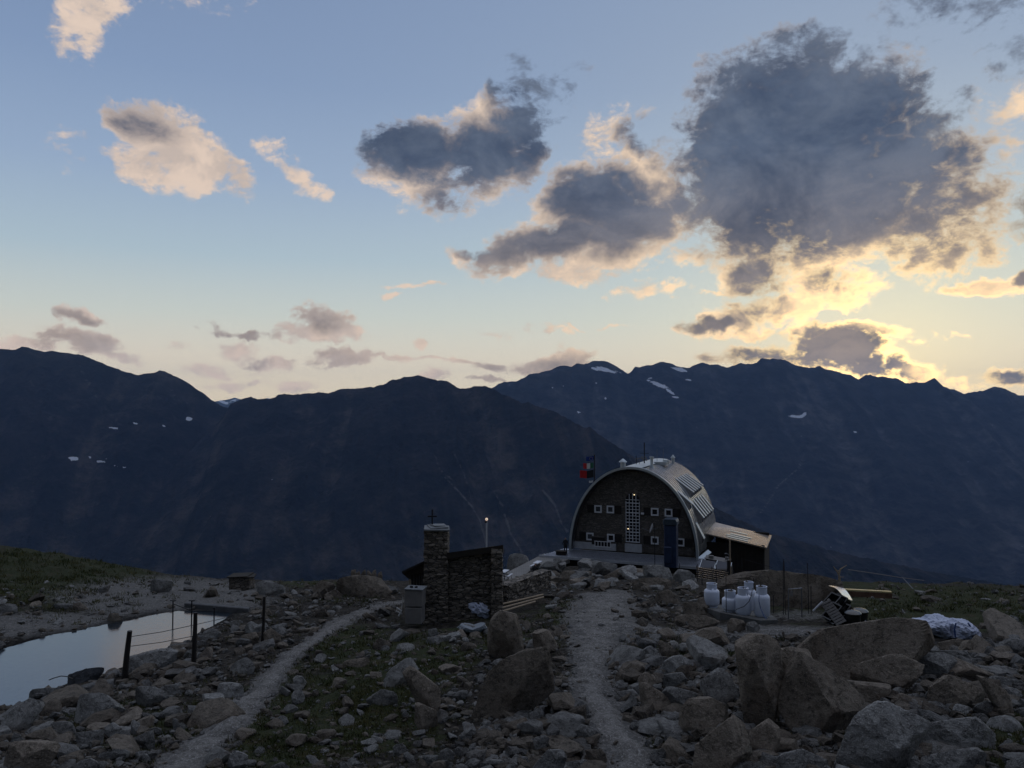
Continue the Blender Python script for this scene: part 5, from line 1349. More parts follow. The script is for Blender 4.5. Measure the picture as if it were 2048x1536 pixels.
def rock_random(seed, s=3, nplanes=6, amp=.035):
    r = np.random.default_rng(seed); Dv, Fc = ico(s)
    N = r.normal(size=(nplanes, 3)); N /= np.linalg.norm(N, axis=1)[:, None]
    N = np.concatenate([N, np.array([[0, 0, 1], [0, 0, -1]]) + r.normal(size=(2, 3)) * .22]); N /= np.linalg.norm(N, axis=1)[:, None]
    # fill the gaps so that the rock is closed
    N = np.concatenate([N, [[1, 0, 0], [-1, 0, 0], [0, 1, 0], [0, -1, 0]]]); h = r.uniform(.42, 1.0, len(N)); h[-4:] = r.uniform(.85, 1.2, 4)
    rad = polytope(Dv, N, h, 120) * (1 + amp * fbm(Dv[:, 0] * 2.5 + seed, Dv[:, 1] * 2.5, Dv[:, 2] * 2.5, 4, .6))
    return chip(Dv * rad[:, None], r, 3, .66, .9), Fc
def rock_mat(name, a, b_, lich=.5):
    m, nt, b = new_mat(name); P = objco(nt)
    oi = nt.new('ShaderNodeObjectInfo').outputs['Random']
    n = nt.noise(P, 1.3, 8, .68, .3); n2 = nt.noise(P, 7, 8, .72); n3 = nt.noise(P, 40, 4, .7)
    col = nt.mix(nt.smooth(n, .34, .66), a, b_)
    col = nt.mix(nt.math('MULTIPLY', nt.smooth(n2, .48, .66), .85), col, tuple(x * .38 for x in a))
    col = nt.mix(nt.math('MULTIPLY', nt.smooth(n3, .50, .66), .5), col, tuple(min(1, x * 1.7) for x in b_))
    col = nt.mix(nt.math('MULTIPLY', nt.smooth(nt.noise(P, 3.1, 5, .7), .60, .70), lich), col, (.17, .17, .135))
    cr = nt.noise(nt.vmath('MULTIPLY', P, (1, 1, 2.4)), 2.1, 4, .6, 1.2)
    crk = nt.smooth(nt.math('ADD', nt.math('ABSOLUTE', nt.math('SUBTRACT', cr, .5)), nt.math('MULTIPLY', nt.smooth(n, .45, .6), .05)), .0, .012)
    col = nt.mix(crk, nt.vmath('MULTIPLY', col, (.62, .60, .58)), col)
    col = nt.mix(nt.math('MULTIPLY', nt.smooth(nt.noise(P, .9, 3, .5, .8), .52, .62), .6), col, nt.vmath('MULTIPLY', col, (.52, .46, .42)))
    v = nt.lin(oi, 0, 1, .72, 1.22); col = nt.vmath('MULTIPLY', col, nt.comb(v, v, v))
    nt.put(b.inputs['Base Color'], col); b.inputs['Roughness'].default_value = .88; b.inputs['Specular IOR Level'].default_value = .25
    bump(nt, b, nt.math('ADD', nt.math('MULTIPLY', n2, 1.0), nt.math('ADD', nt.math('MULTIPLY', crk, .5), nt.math('MULTIPLY', n3, .35))), 1.0, .07)
    return m
RK = {'b': rock_mat('brown_granite', (.12, .10, .080), (.225, .19, .155)), 'g': rock_mat('grey_granite', (.13, .125, .12), (.26, .255, .245)), 'p': rock_mat('pale_granite', (.17, .165, .158), (.31, .305, .295), .3), 'd': rock_mat('dark_wet_rock', (.035, .038, .045), (.07, .072, .08), .2)}
hero_polys = []
def convex(P):
    P = sorted(map(tuple, P)); 
    def half(Q):
        o = []
        for p in Q:
            while len(o) > 1 and (o[-1][0] - o[-2][0]) * (p[1] - o[-2][1]) - (o[-1][1] - o[-2][1]) * (p[0] - o[-2][0]) <= 0: o.pop()
            o.append(p)
        return o[:-1]
    return half(P) + half(P[::-1])
def hero(outline, label, kind='g', thick=.8, d=None, sub=4, top=1.0, name='boulder', group=None, lift=0):
    hero_polys.append(np.array(outline, float))
    P = np.array(convex(outline), float)
    seed = int(abs(P.sum() * 7)) % 100000; r = np.random.default_rng(seed)
    ybot = P[:, 1].max(); xb = P[P[:, 1] > ybot - 8][:, 0].mean()
    if d is None:
        dd = float(hit([xb], [min(ybot, 1600)])[0])
        if dd != dd: dd = 40
    else: dd = d
    k = dd / F
    wid = (P[:, 0].max() - P[:, 0].min()) * k; hei = (ybot - P[:, 1].min()) * k
    T = thick * min(wid, max(hei, wid * .6)) * .5
    dc = dd + T * .75; k = dc / F
    cx, cy = P[:, 0].mean(), P[:, 1].mean(); c = at(cx, cy, dc)
    Q = np.stack([(P[:, 0] - cx) * k, -(P[:, 1] - cy) * k], -1)
    # sink the foot
    low = Q[:, 1] < Q[:, 1].min() + .25 * (np.ptp(Q[:, 1])); Q[low, 1] -= .10 + .10 * hei
    N = []; h = []
    n = len(Q)
    for i in range(n):
        a, b_ = Q[i], Q[(i + 1) % n]; e = b_ - a; L_ = math.hypot(*e)
        if L_ < 1e-4: continue
        nn = np.array([e[1], -e[0]]) / L_
        if nn @ ((a + b_) / 2) < 0: nn = -nn
        hh = nn @ a
        upw = nn[1]
        ph = R(r.uniform(48, 68) * top if upw > .35 else (r.uniform(-12, 18) if upw < -.35 else r.uniform(8, 34))); y0 = r.uniform(-.25, .15) * T
        N.append([nn[0] * math.cos(ph), -math.sin(ph), nn[1] * math.cos(ph)]); h.append(max(.02, hh * math.cos(ph) - math.sin(ph) * y0))
        ph = R(r.uniform(10, 35)); N.append([nn[0] * math.cos(ph), math.sin(ph), nn[1] * math.cos(ph)]); h.append(max(.02, hh * math.cos(ph) + math.sin(ph) * y0))
    for s_, tt in ((-1, T), (1, T)):
        for q in range(2):
            v = np.array([(q * 2 - 1) * r.uniform(.25, .75), s_, r.uniform(-.45, .25)]); v /= np.linalg.norm(v); N.append(v); h.append(tt * r.uniform(.6, .95))
    N = np.array(N); h = np.array(h)
    Dv, Fc = ico(sub)
    # anisotropic start directions give even facets on flat slabs
    S = np.array([max(wid, .1), max(T * 2, .1), max(hei, .1)]) / 2; D2 = Dv * S; D2 /= np.linalg.norm(D2, axis=1)[:, None]
    rad = polytope(D2, N, h, 170)
    sc_ = 1 / max(.3, (wid + hei) / 2)
    V = D2 * rad[:, None]
    V = chip(V, r, 3, .74, .93, True)
    sn_ = r.normal(size=3); sn_ /= np.linalg.norm(sn_); q = V @ sn_ / max(wid, hei) * r.uniform(9, 15) + .9 * fbm(V[:, 0] * 1.4 * sc_, V[:, 1] * 1.4 * sc_, V[:, 2] * 1.4 * sc_ + seed, 3)
    V *= (1 + .012 * (sstep(q - np.floor(q), .0, .35) - (q - np.floor(q))) * sstep(fbm(V[:, 0] * sc_ + seed, V[:, 1] * sc_, V[:, 2] * sc_, 2), -.15, .25))[:, None]
    V *= (1 + .022 * fbm(V[:, 0] * 2.4 * sc_ * 1.5 + seed, V[:, 1] * 3.6 * sc_, V[:, 2] * 3.6 * sc_, 5, .6))[:, None]
    for ax_i, lo, hi in ((0, Q[:, 0].min(), Q[:, 0].max()), (2, Q[:, 1].min(), Q[:, 1].max())):
        a0, a1 = V[:, ax_i].min(), V[:, ax_i].max(); V[:, ax_i] = lo + (V[:, ax_i] - a0) * (hi - lo) / (a1 - a0)
    V += min(.018 * wid, .03) * fbm(V[:, 0] * 9 * sc_, V[:, 1] * 9 * sc_ + seed, V[:, 2] * 9 * sc_, 3, .6, True)[:, None] * Dv
    o = mesh_np(name, V, Fc, RK[kind], True, loc=(c.x, c.y, c.z + lift))
    try:
        o.data.set_sharp_from_angle(angle=R(24))
    except Exception: pass
    return tag(o, label, 'rock', group)
HR = [
 ([(1002,1222),(1031,1229),(1037,1251),(1047,1292),(1012,1319),(979,1305),(975,1270),(986,1235)],'tall upright brown boulder right of the white bag, standing on a big slab','b',.6),
 ([(1040,1300),(1075,1297),(1105,1318),(1108,1345),(1050,1395),(975,1438),(940,1440),(932,1420),(965,1370),(990,1333)],'broad tilted brown slab below the upright boulder','b',.35),
 ([(1065,1263),(1095,1260),(1115,1281),(1115,1301),(1083,1306),(1065,1298)],'blocky boulder with a mossy top edge right of the upright boulder','b',.8),
 ([(807,1333),(821,1336),(866,1378),(880,1410),(879,1422),(856,1429),(825,1403),(806,1365)],'dark leaning slab with a pale edge in the middle of the slope','b',.35),
 ([(831,1406),(870,1425),(875,1450),(850,1462),(830,1445)],'dark block propping up the leaning slab','b',.8),
 ([(809,1320),(828,1317),(836,1330),(805,1365),(758,1378),(780,1343)],'pale wedge of rock behind the leaning slab','p',.6),
 ([(732,1402),(765,1380),(790,1385),(795,1400),(770,1405),(740,1412)],'low rock at the foot of the pale wedge','g',.6),
 ([(583,1384),(602,1379),(609,1394),(602,1406),(585,1403)],'small upright rock right of the left path','g',.8),
 ([(686,1325),(737,1316),(737,1322),(704,1336),(686,1336)],'thin brown slab lying flat above the pale wedge','b',.8),
 ([(459,1333),(488,1316),(510,1330),(498,1343),(463,1351)],'angular grey block left of the left path','g',.8),
 ([(445,1367),(487,1370),(470,1390),(447,1395),(435,1385)],'pale topped rock at the edge of the left path','p',.8),
 ([(456,1508),(469,1503),(496,1514),(488,1540),(456,1540)],'pale block at the bottom of the left path','p',.8),
 ([(482,1273),(510,1265),(518,1282),(501,1289),(483,1286)],'rounded brown block below the thin fence post','b',.8),
 ([(526,1267),(542,1257),(561,1270),(561,1284),(532,1287)],'dark block right of the thin fence post','b',.8),
 ([(502,1243),(521,1255),(521,1265),(498,1267),(488,1257)],'block with a pale tilted face left of the thin fence post','p',.8),
 ([(856,1260),(872,1257),(877,1270),(856,1275)],'small grey rock at the foot of the chapel tower','g',.9),
 ([(853,1278),(902,1271),(901,1278),(878,1287),(855,1286)],'bluish flat rock below the chapel tower','g',.7),
 ([(920,1248),(940,1254),(971,1260),(942,1267),(920,1262)],'low grey rock next to the plastic sack','g',.7),
 ([(786,1490),(802,1487),(812,1495),(790,1513)],'small rock low on the middle slope','g',.7),
 ([(877,1505),(894,1497),(909,1505),(904,1521),(877,1521)],'block at the bottom of the middle slope','g',.8),
 ([(948,1473),(971,1451),(986,1463),(980,1479),(951,1481)],'angular rock below the broad tilted slab','g',.8),
 ([(1050,1489),(1082,1471),(1098,1486),(1079,1500),(1053,1495)],'bluish slab at the left verge of the right path, near the bottom','g',.6),
 ([(1052,1394),(1080,1376),(1113,1371),(1110,1389),(1088,1404),(1055,1404)],'long low rock at the left verge of the right path','g',.6),
 ([(1053,1435),(1082,1416),(1088,1429),(1069,1446)],'grey rock with a flat top left of the right path','g',.7),
 ([(1133,1451),(1150,1431),(1160,1449),(1148,1466)],'pointed brown rock at the left verge of the right path','b',.8),
 ([(1150,1461),(1160,1449),(1191,1461),(1201,1477),(1176,1482),(1150,1474)],'flat grey rock jutting into the right path','g',.7),
 ([(1070,1366),(1090,1357),(1110,1361),(1108,1371),(1083,1381)],'small rock beside the right path, left of its bend','g',.7),
 ([(1052,1545),(1095,1502),(1130,1502),(1133,1512),(1110,1545)],'big bluish slab at the bottom edge, left of the right path','g',.6),
 ([(1125,1545),(1142,1525),(1160,1520),(1181,1545)],'grey rock cut by the bottom edge beside the right path','g',.7),
 ([(1170,1499),(1201,1499),(1216,1519),(1211,1529),(1175,1509)],'brown curved slab at the left verge near the bottom edge','b',.6),
 # left group
 ([(150,1435),(172,1390),(195,1387),(225,1407),(250,1424),(225,1440),(185,1446),(162,1442)],'broad triangular slab, largest rock below the pond','g',.45),
 ([(272,1375),(300,1372),(335,1391),(325,1412),(295,1415),(271,1400)],'rounded block with a pale top right of the triangular slab','g',.8),
 ([(327,1372),(350,1370),(367,1387),(337,1390)],'small flat rock right of the rounded block','g',.8),
 ([(210,1455),(225,1445),(246,1462),(237,1475),(212,1465)],'pale rounded rock below the triangular slab','p',.8),
 ([(262,1440),(282,1447),(282,1462),(270,1467),(262,1455)],'small upright pale rock below the rounded block','p',.8),
 ([(345,1437),(352,1439),(367,1465),(360,1467),(346,1447)],'narrow pale splinter of rock left of the left path','p',.8),
 ([(265,1487),(309,1462),(304,1500),(275,1497)],'triangular grey slab standing on edge left of the left path','g',.5),
 ([(270,1507),(295,1501),(315,1507),(300,1522),(272,1522)],'flat dark rock below the triangular standing slab','g',.6),
 ([(5,1495),(37,1485),(110,1490),(115,1525),(100,1548),(2,1548)],'big square-topped boulder in the bottom left corner','b',.7),
 ([(0,1450),(30,1412),(55,1399),(80,1405),(85,1420),(50,1450),(40,1472),(0,1472)],'big sloping boulder at the left edge above the corner','g',.7),
 ([(57,1397),(72,1380),(100,1376),(127,1380),(120,1392),(82,1400)],'long dark rock at the water edge on the left','g',.7),
 ([(136,1370),(152,1352),(175,1340),(199,1335),(207,1347),(185,1362),(150,1372)],'dark wet rock rising out of the pond edge','d',.6),
 ([(255,1320),(295,1305),(332,1299),(357,1310),(350,1322),(270,1347),(257,1340)],'long flat slab on the pond bank behind the nearest post','g',.7),
 ([(335,1297),(350,1289),(377,1287),(375,1299),(350,1304)],'low dark rock at the pond edge beside the second post','g',.8),
 ([(400,1277),(410,1262),(425,1257),(440,1265),(442,1274),(402,1282)],'rounded rock at the right tip of the pond','g',.8),
 ([(387,1435),(400,1422),(412,1420),(422,1432),(405,1442)],'brown rock close to the left verge of the left path','b',.8),
 ([(137,1540),(162,1522),(180,1519),(202,1532),(200,1548),(137,1548)],'grey rock cut by the bottom edge, left of the left path','g',.8),
 ([(112,1405),(155,1400),(160,1402),(140,1414),(117,1412)],'thin pale slab above the triangular slab','p',.8),
 ([(100,1462),(107,1445),(135,1445),(152,1462),(140,1469)],'grey rock left of the pale rounded rock','g',.8),
 ([(150,1470),(207,1460),(200,1480),(175,1492),(152,1477)],'low flat rock under the triangular slab','g',.6),
 ([(215,1239),(225,1226),(235,1226),(245,1241),(240,1244)],'tent shaped brown rock on the far shore of the pond','b',.9),
 ([(300,1165),(312,1158),(345,1164),(345,1181),(330,1185),(300,1179)],'dark boulder on the gravel flat beyond the pond','g',.9),
 # right group
 ([(1263,1167),(1284,1156),(1324,1155),(1341,1162),(1344,1173),(1321,1179),(1276,1176)],'wide pale boulder at the head of the right path','b',.7),
 ([(1312,1190),(1334,1180),(1341,1181),(1361,1205),(1359,1210),(1316,1204)],'brown tent shaped boulder below the wide pale boulder','b',.9),
 ([(1366,1210),(1384,1204),(1397,1210),(1414,1235),(1412,1239),(1371,1225)],'sloping brown boulder left of the gas cylinders','b',.8),
 ([(1349,1236),(1376,1230),(1407,1233),(1438,1245),(1437,1256),(1402,1259),(1351,1246)],'long flat brown slab in front of the gas cylinders','b',.6),
 ([(1397,1198),(1417,1195),(1431,1200),(1427,1220),(1407,1224),(1394,1210)],'dark block just left of the squat gas cylinder','b',.9),
 ([(1454,1240),(1467,1237),(1492,1243),(1492,1263),(1457,1266)],'blocky boulder below the gas cylinders','b',.8),
 ([(1492,1246),(1510,1243),(1520,1256),(1500,1264)],'small rock right of the blocky boulder below the cylinders','g',.8),
 ([(1413,1270),(1452,1267),(1457,1274),(1427,1279)],'pale flat flagstone on the side track','p',.8),
 ([(1286,1299),(1301,1293),(1324,1311),(1316,1318),(1291,1311)],'rounded grey rock at the right verge of the right path','g',.8),
 ([(1317,1281),(1326,1281),(1356,1303),(1360,1311),(1339,1314),(1319,1306)],'dark tilted slab behind the rounded grey rock','b',.8),
 ([(1324,1316),(1364,1313),(1379,1323),(1389,1348),(1351,1350),(1329,1336)],'large bluish block right of the right path bend','g',.8),
 ([(1326,1351),(1364,1346),(1374,1356),(1371,1371),(1341,1377),(1326,1364)],'dark block below the large bluish block','g',.8),
 ([(1404,1358),(1424,1343),(1454,1340),(1477,1381),(1477,1401),(1457,1416),(1414,1391),(1402,1376)],'large smooth bluish boulder left of the massive column','g',.8),
 ([(1276,1358),(1291,1345),(1311,1353),(1314,1378),(1284,1378)],'brown upright block beside the right path','b',.9),
 ([(1279,1371),(1289,1366),(1339,1396),(1344,1416),(1326,1430),(1291,1426),(1284,1396)],'split boulder with one pale and one black face beside the path','b',.8),
 ([(1327,1378),(1339,1375),(1364,1389),(1397,1396),(1361,1422),(1344,1414)],'grey wedge between the split boulder and the smooth one','g',.7),
 ([(1366,1419),(1382,1400),(1419,1399),(1457,1421),(1456,1431),(1427,1459),(1384,1478),(1358,1470)],'big flat topped brown boulder right of the split one','b',.8),
 ([(1301,1434),(1314,1429),(1361,1441),(1359,1452),(1306,1448)],'pale flat slab lying at the right path verge','p',.8),
 ([(1457,1434),(1505,1471),(1502,1514),(1477,1545),(1384,1548),(1387,1499),(1409,1474)],'big pyramid shaped boulder at the bottom edge right of the path','b',.8),
 ([(1231,1386),(1266,1381),(1281,1394),(1271,1402),(1236,1400)],'bluish rock sticking out of the right path verge','g',.8),
 ([(1472,1285),(1497,1270),(1537,1273),(1567,1293),(1560,1330),(1545,1404),(1523,1452),(1494,1458),(1483,1404),(1476,1340)],'massive brown column of rock, left of the great block','b',.7),
 ([(1540,1325),(1600,1275),(1655,1268),(1800,1241),(1840,1244),(1870,1258),(1876,1279),(1868,1296),(1765,1320),(1672,1358),(1600,1380),(1545,1375)],'great long brown block, the largest boulder on the right','b',.75),
 ([(1535,1312),(1575,1296),(1625,1300),(1655,1370),(1600,1440),(1548,1425)],'rough brown rock wedged between the column and the pointed boulder','b',.7),
 ([(1698,1337),(1800,1311),(1838,1317),(1844,1331),(1815,1363),(1751,1389),(1701,1366)],'lower ledge of brown rock under the great block','b',.8),
 ([(1593,1309),(1607,1312),(1654,1346),(1704,1375),(1730,1410),(1713,1428),(1637,1465),(1590,1474),(1578,1457),(1558,1416),(1567,1369)],'pointed pyramid boulder in front of the great block','b',.7),
 ([(1774,1409),(1794,1413),(1859,1448),(1853,1492),(1810,1548),(1666,1548),(1663,1501),(1698,1448)],'big pale grey boulder at the bottom edge on the right','g',.7),
 ([(1838,1454),(1888,1451),(1946,1436),(1987,1457),(1984,1474),(1932,1498),(1859,1488),(1838,1472)],'long pale slab right of the big grey boulder','g',.6),
 ([(1841,1548),(1888,1518),(1958,1498),(1973,1503),(1967,1548)],'pale slab cut by the bottom edge near the right corner','g',.6),
 ([(1499,1468),(1546,1442),(1561,1463),(1552,1509),(1508,1519)],'brown block between the two pyramid boulders','b',.8),
 ([(1552,1532),(1575,1509),(1613,1501),(1654,1521),(1654,1548),(1552,1548)],'rounded grey rock at the bottom edge between pyramid and pale boulder','g',.8),
 ([(1783,1402),(1806,1388),(1832,1401),(1827,1417),(1800,1415)],'small brown rock above the big pale grey boulder','b',.9),
 ([(1859,1393),(1905,1352),(1958,1381),(1970,1404),(1917,1412),(1873,1418)],'dark humped boulder right of the lower ledge','b',.8),
 ([(1838,1311),(1888,1308),(1923,1325),(1917,1346),(1873,1354),(1830,1354)],'flat bluish slab right of the great block','g',.6),
 ([(1860,1301),(1929,1302),(1943,1317),(1929,1326),(1888,1312)],'long flat slab behind the bluish one','g',.6),
 ([(1876,1288),(1917,1278),(1929,1282),(1917,1301),(1882,1298)],'dark brown rock below the pair of bulk bags','b',.8),
 ([(1920,1299),(1932,1280),(1943,1280),(1964,1302),(1946,1309)],'tent shaped rock right below the strapped bag','b',.8),
 ([(1967,1283),(1984,1277),(1990,1290),(1984,1306),(1964,1300)],'small grey rock right of the bulk bags','g',.8),
 ([(1996,1291),(2016,1279),(2055,1282),(2055,1310),(2031,1310)],'bluish boulder cut by the right edge below the meadow','g',.8),
 ([(1970,1314),(1999,1305),(2031,1304),(2031,1313),(1993,1326)],'flat bluish rock near the right edge','g',.7),
 ([(1955,1352),(1975,1366),(2025,1398),(2013,1431),(1990,1406)],'long brown rock sloping down near the right edge','b',.6),
 ([(1981,1358),(2005,1353),(2046,1363),(2046,1377),(2013,1377)],'grey slab at the right edge above the sloping rock','g',.7),
 ([(1905,1411),(1917,1409),(1946,1419),(1935,1432),(1908,1427)],'pale rock below the dark humped boulder','p',.8),
 ([(1701,1370),(1721,1363),(1751,1381),(1730,1397),(1707,1388)],'small smooth rock lying under the lower ledge','g',.9),
]
for (ol, lb, kd, th) in HR:
    hero(ol, lb, kd, th, sub=6 if (max(p[0] for p in ol) - min(p[0] for p in ol)) > 200 else (5 if (max(p[0] for p in ol) - min(p[0] for p in ol)) > 80 else 4))
# far and special ones
hero([(1014,1125),(1020,1111),(1036,1107),(1052,1110),(1057,1118),(1048,1150),(1014,1152)], 'boulder standing alone on the brink behind the terrace', 'g', .8, d=72)
hero([(625,1178),(645,1162),(665,1168),(670,1184),(640,1192)], 'dark humped rock left of the mound with standing slabs', 'b', .8)
hero([(510,1170),(530,1161),(555,1172),(570,1187),(530,1192)], 'flat topped rock right of the tiny stone shelter', 'g', .8)
hero([(672,1196),(690,1160),(720,1150),(757,1152),(775,1180),(785,1196)], 'broad mound shaped rock left of the chapel with slabs on top', 'b', .8)
for i, x in enumerate((707, 716, 727, 738, 748, 759)):
    hero([(x - 5, 1160), (x - 4, 1141 + 3 * (i % 3)), (x + 3, 1139 + 4 * (i % 2)), (x + 6, 1160)], 'upright slab standing on top of the mound shaped rock', 'b', .6, d=34.6, sub=3, group='slabs standing on the mound shaped rock', name='stone_slab')
hero([(1395,1196),(1440,1158),(1480,1146),(1550,1142),(1625,1155),(1680,1172),(1705,1196),(1700,1212),(1640,1232),(1560,1244),(1480,1226),(1430,1205)], 'huge smooth whaleback boulder behind the gas cylinders', 'b', 1.0, d=28.6, sub=5, top=1.25)
# bank of boulders below the terrace roof
PILE = [([(1193,1129),(1205,1124),(1233,1131),(1235,1144),(1197,1147)],'pale squared block at the middle of the bank below the hut'),([(1205,1157),(1243,1137),(1250,1154),(1222,1160)],'brown wedge under the pale squared block of the bank'),
 ([(1118,1158),(1126,1142),(1144,1142),(1156,1162)],'dark pointed rock in the bank right of the terrace'),([(1085,1130),(1100,1124),(1123,1134),(1121,1142),(1088,1140)],'rounded rock at the left end of the bank, upper course'),
 ([(1085,1144),(1121,1142),(1118,1158),(1088,1157)],'flat dark rock at the left end of the bank, lower course'),([(1106,1117),(1121,1116),(1126,1127),(1111,1129)],'small rock touching the left end of the terrace roof'),
 ([(1286,1132),(1314,1130),(1347,1142),(1344,1154),(1301,1158),(1288,1148)],'broad boulder at the right half of the bank'),([(1347,1150),(1357,1139),(1375,1142),(1390,1155),(1387,1166),(1354,1161)],'smooth boulder at the right end of the bank below the roof corner')]
for ol, lb in PILE: hero(ol, lb, 'b' if 'brown' in lb or 'dark' in lb else 'g', .9, d=min(61.5, float(np.nan_to_num(hit([np.mean([p[0] for p in ol])], [max(p[1] for p in ol)])[0], nan=61))))

# ------------------------------------------------------------------ scattered rocks: individuals
def inside(px, py, pad=0):
    r = np.zeros(len(px), bool)
    for P in hero_polys:
        bx = (px > P[:, 0].min() - pad) & (px < P[:, 0].max() + pad) & (py > P[:, 1].min() - pad) & (py < P[:, 1].max() + pad)
        r |= bx
    return r
tmpl = [rock_random(100 + i, 4) for i in range(12)]
tmesh = []
for i, (V, Fc) in enumerate(tmpl):
    for kd in ('g', 'b', 'p'):
        o = mesh_np('tmp', V, Fc, RK[kd], True); 
        try: o.data.set_sharp_from_angle(angle=R(22))
        except Exception: pass
        tmesh.append((kd, o.data)); bpy.data.objects.remove(o)
TM = {k: [m for kk, m in tmesh if kk == k] for k in 'gbp'}
BLOCK = [(800,1100,1010,1262),(1395,1120,1740,1266),(1810,1225,1970,1300),(1000,1185,1095,1232)]
def blocked(px, py):
    r = np.zeros(len(px), bool)
    for (a, b_, c, d_) in BLOCK: r |= (px > a) & (px < c) & (py > b_) & (py < d_)
    return r
LM = [('the triangular slab', 195, 1415), ('the corner boulder', 60, 1515), ('the wet dark rock', 172, 1350), ('the nearest pond post', 252, 1350), ('the second pond post', 388, 1312), ('the thin fence post', 526, 1275),
 ('the standing triangular slab', 285, 1480), ('the weir wall', 430, 1215), ('the gravel flat boulder', 322, 1172), ('the tiny stone shelter', 478, 1165), ('the mound shaped rock', 730, 1175), ('the left path head', 730, 1225),
 ('the left path', 560, 1340), ('the left path foot', 380, 1520), ('the pale wedge', 805, 1350), ('the leaning dark slab', 850, 1385), ('the upright brown boulder', 1010, 1270), ('the broad tilted slab', 1020, 1370),
 ('the chapel tower', 870, 1262), ('the white bag', 958, 1235), ('the plastic sack', 945, 1258), ('the thin brown slab', 712, 1326), ('the pale bottom block', 478, 1520), ('the right path head', 1215, 1190), ('the right path bend', 1185, 1340),
 ('the right path foot', 1265, 1520), ('the split boulder', 1312, 1398), ('the flat topped boulder', 1410, 1440), ('the bottom pyramid boulder', 1440, 1500), ('the smooth boulder', 1440, 1378), ('the bluish block', 1355, 1330),
 ('the long brown slab', 1395, 1245), ('the brown column', 1515, 1370), ('the great block', 1720, 1300), ('the pointed boulder', 1640, 1400), ('the big grey boulder', 1760, 1480), ('the long pale slab', 1915, 1465), ('the dark humped boulder', 1915, 1385),
 ('the flat bluish slab', 1880, 1330), ('the pair of bulk bags', 1895, 1272), ('the right frame edge', 2045, 1330), ('the black crate heap', 1690, 1255), ('the whaleback boulder', 1560, 1240), ('the timber bench', 1735, 1196), ('the far pond shore', 150, 1262), ('the left frame edge', 0, 1420)]
used_l = {}
def zone_label(px, py):
    ds = [((px - x) ** 2 + ((py - y) * 1.6) ** 2, n, px - x, (py - y) * 1.6) for n, x, y in LM]
    _, n, ax_, ay_ = min(ds)
    side = ('right of ' if ax_ > 0 else 'left of ') if abs(ax_) > abs(ay_) else ('just below ' if ay_ > 0 else 'just above ')
    return side + n
def put_rock(px, py, wpx, kd, d=None, flat_=None, label=None):
    if d is None:
        d = float(hit([px], [py])[0])
        if d != d: return
    g = at(px, py, d); s = wpx * d / F / 1.75
    f = flat_ or rng.uniform(.42, .85)
    o = bpy.data.objects.new('rock', TM[kd][rng.integers(len(TM[kd]))]); COL.objects.link(o)
    o.location = (g.x, g.y, g.z + s * f * .28); o.scale = (s * rng.uniform(.85, 1.3), s * rng.uniform(.7, 1.1), s * f)
    o.rotation_euler = (rng.uniform(-.35, .35), rng.uniform(-.35, .35), rng.uniform(0, 6.28))
    z = zone_label(px, py); tone = {'g': 'grey', 'b': 'brown', 'p': 'pale'}[kd]
    size = 'small' if wpx < 22 else ('medium' if wpx < 40 else 'large'); shp = 'flat' if f < .56 else ('rounded' if f < .7 else 'blocky')
    if label: tag(o, label % (size, shp, tone), 'rock', 'rocks of the rubble bank below the hut'); return
    lb = '%s %s %s rock %s' % (size, shp, tone, z); k = used_l.get(lb, 0); used_l[lb] = k + 1
    if k: lb = '%s %s %s rock, %s %s' % (size, shp, tone, ['second', 'third', 'fourth', 'fifth'][min(k, 4) - 1], z)
    tag(o, lb, 'rock', 'loose rocks strewn over the slopes')
cnt = 0; tries = 0; placed = []
while cnt < 118 and tries < 6000:
    tries += 1
    px = rng.uniform(-20, 2068); py = 1195 + 350 * rng.uniform(0, 1) ** .9
    a = np.array([px]), np.array([py])
    if inside(*a, -2)[0] or blocked(*a)[0]: continue
    d = float(hit(*a)[0])
    if d != d: continue
    g = at(px, py, d); X, Y = np.array([g.x]), np.array([g.y])
    if path_dist(X, Y)[0] < 1.35 or poly_sd(X, Y, pond_poly)[0] < .25: continue
    gr_ = zone(GREEN, *a)[0]; gv = zone(GRAVEL, *a)[0]
    if rng.uniform() < gr_ * .75 or rng.uniform() < gv * .8: continue
    big_ = (px > 1240 and py > 1275) or (px < 480 and py > 1400) or (1020 < px < 1150 and py > 1380)
    w_ = (rng.uniform(34, 82) if big_ else rng.uniform(15, 34)) * (1 if py > 1260 else .6)
    if any(abs(px - q[0]) < (w_ + q[2]) * .30 and abs(py - q[1]) < (w_ + q[2]) * .19 for q in placed): continue
    placed.append((px, py, w_)); put_rock(px, py, w_, rng.choice(['g', 'g', 'g', 'b', 'b', 'b', 'p']), d); cnt += 1
for k in range(66):
    px = rng.uniform(1088, 1398); t = rng.uniform(0, 1)
    ye = 1120 + (px - 1088) / 305 * 28; py = ye + 6 + t * (1178 - ye - 6)
    d = float(hit([px], [max(py, 1140)])[0]); d = 60 if d != d else min(d, 61.5); wz = rng.uniform(16, 36)
    if inside(np.array([px]), np.array([py]), -4)[0]: continue
    put_rock(px, py, wz, rng.choice(['g', 'g', 'b']), d, rng.uniform(.55, .9), '%s %s %s rock ' + ('high' if t < .35 else 'halfway' if t < .7 else 'low') + ' in the bank below the ' + ('left roof foot' if px < 1160 else 'lower left windows' if px < 1230 else 'tall window' if px < 1300 else 'blue flue' if px < 1360 else 'right roof foot'))

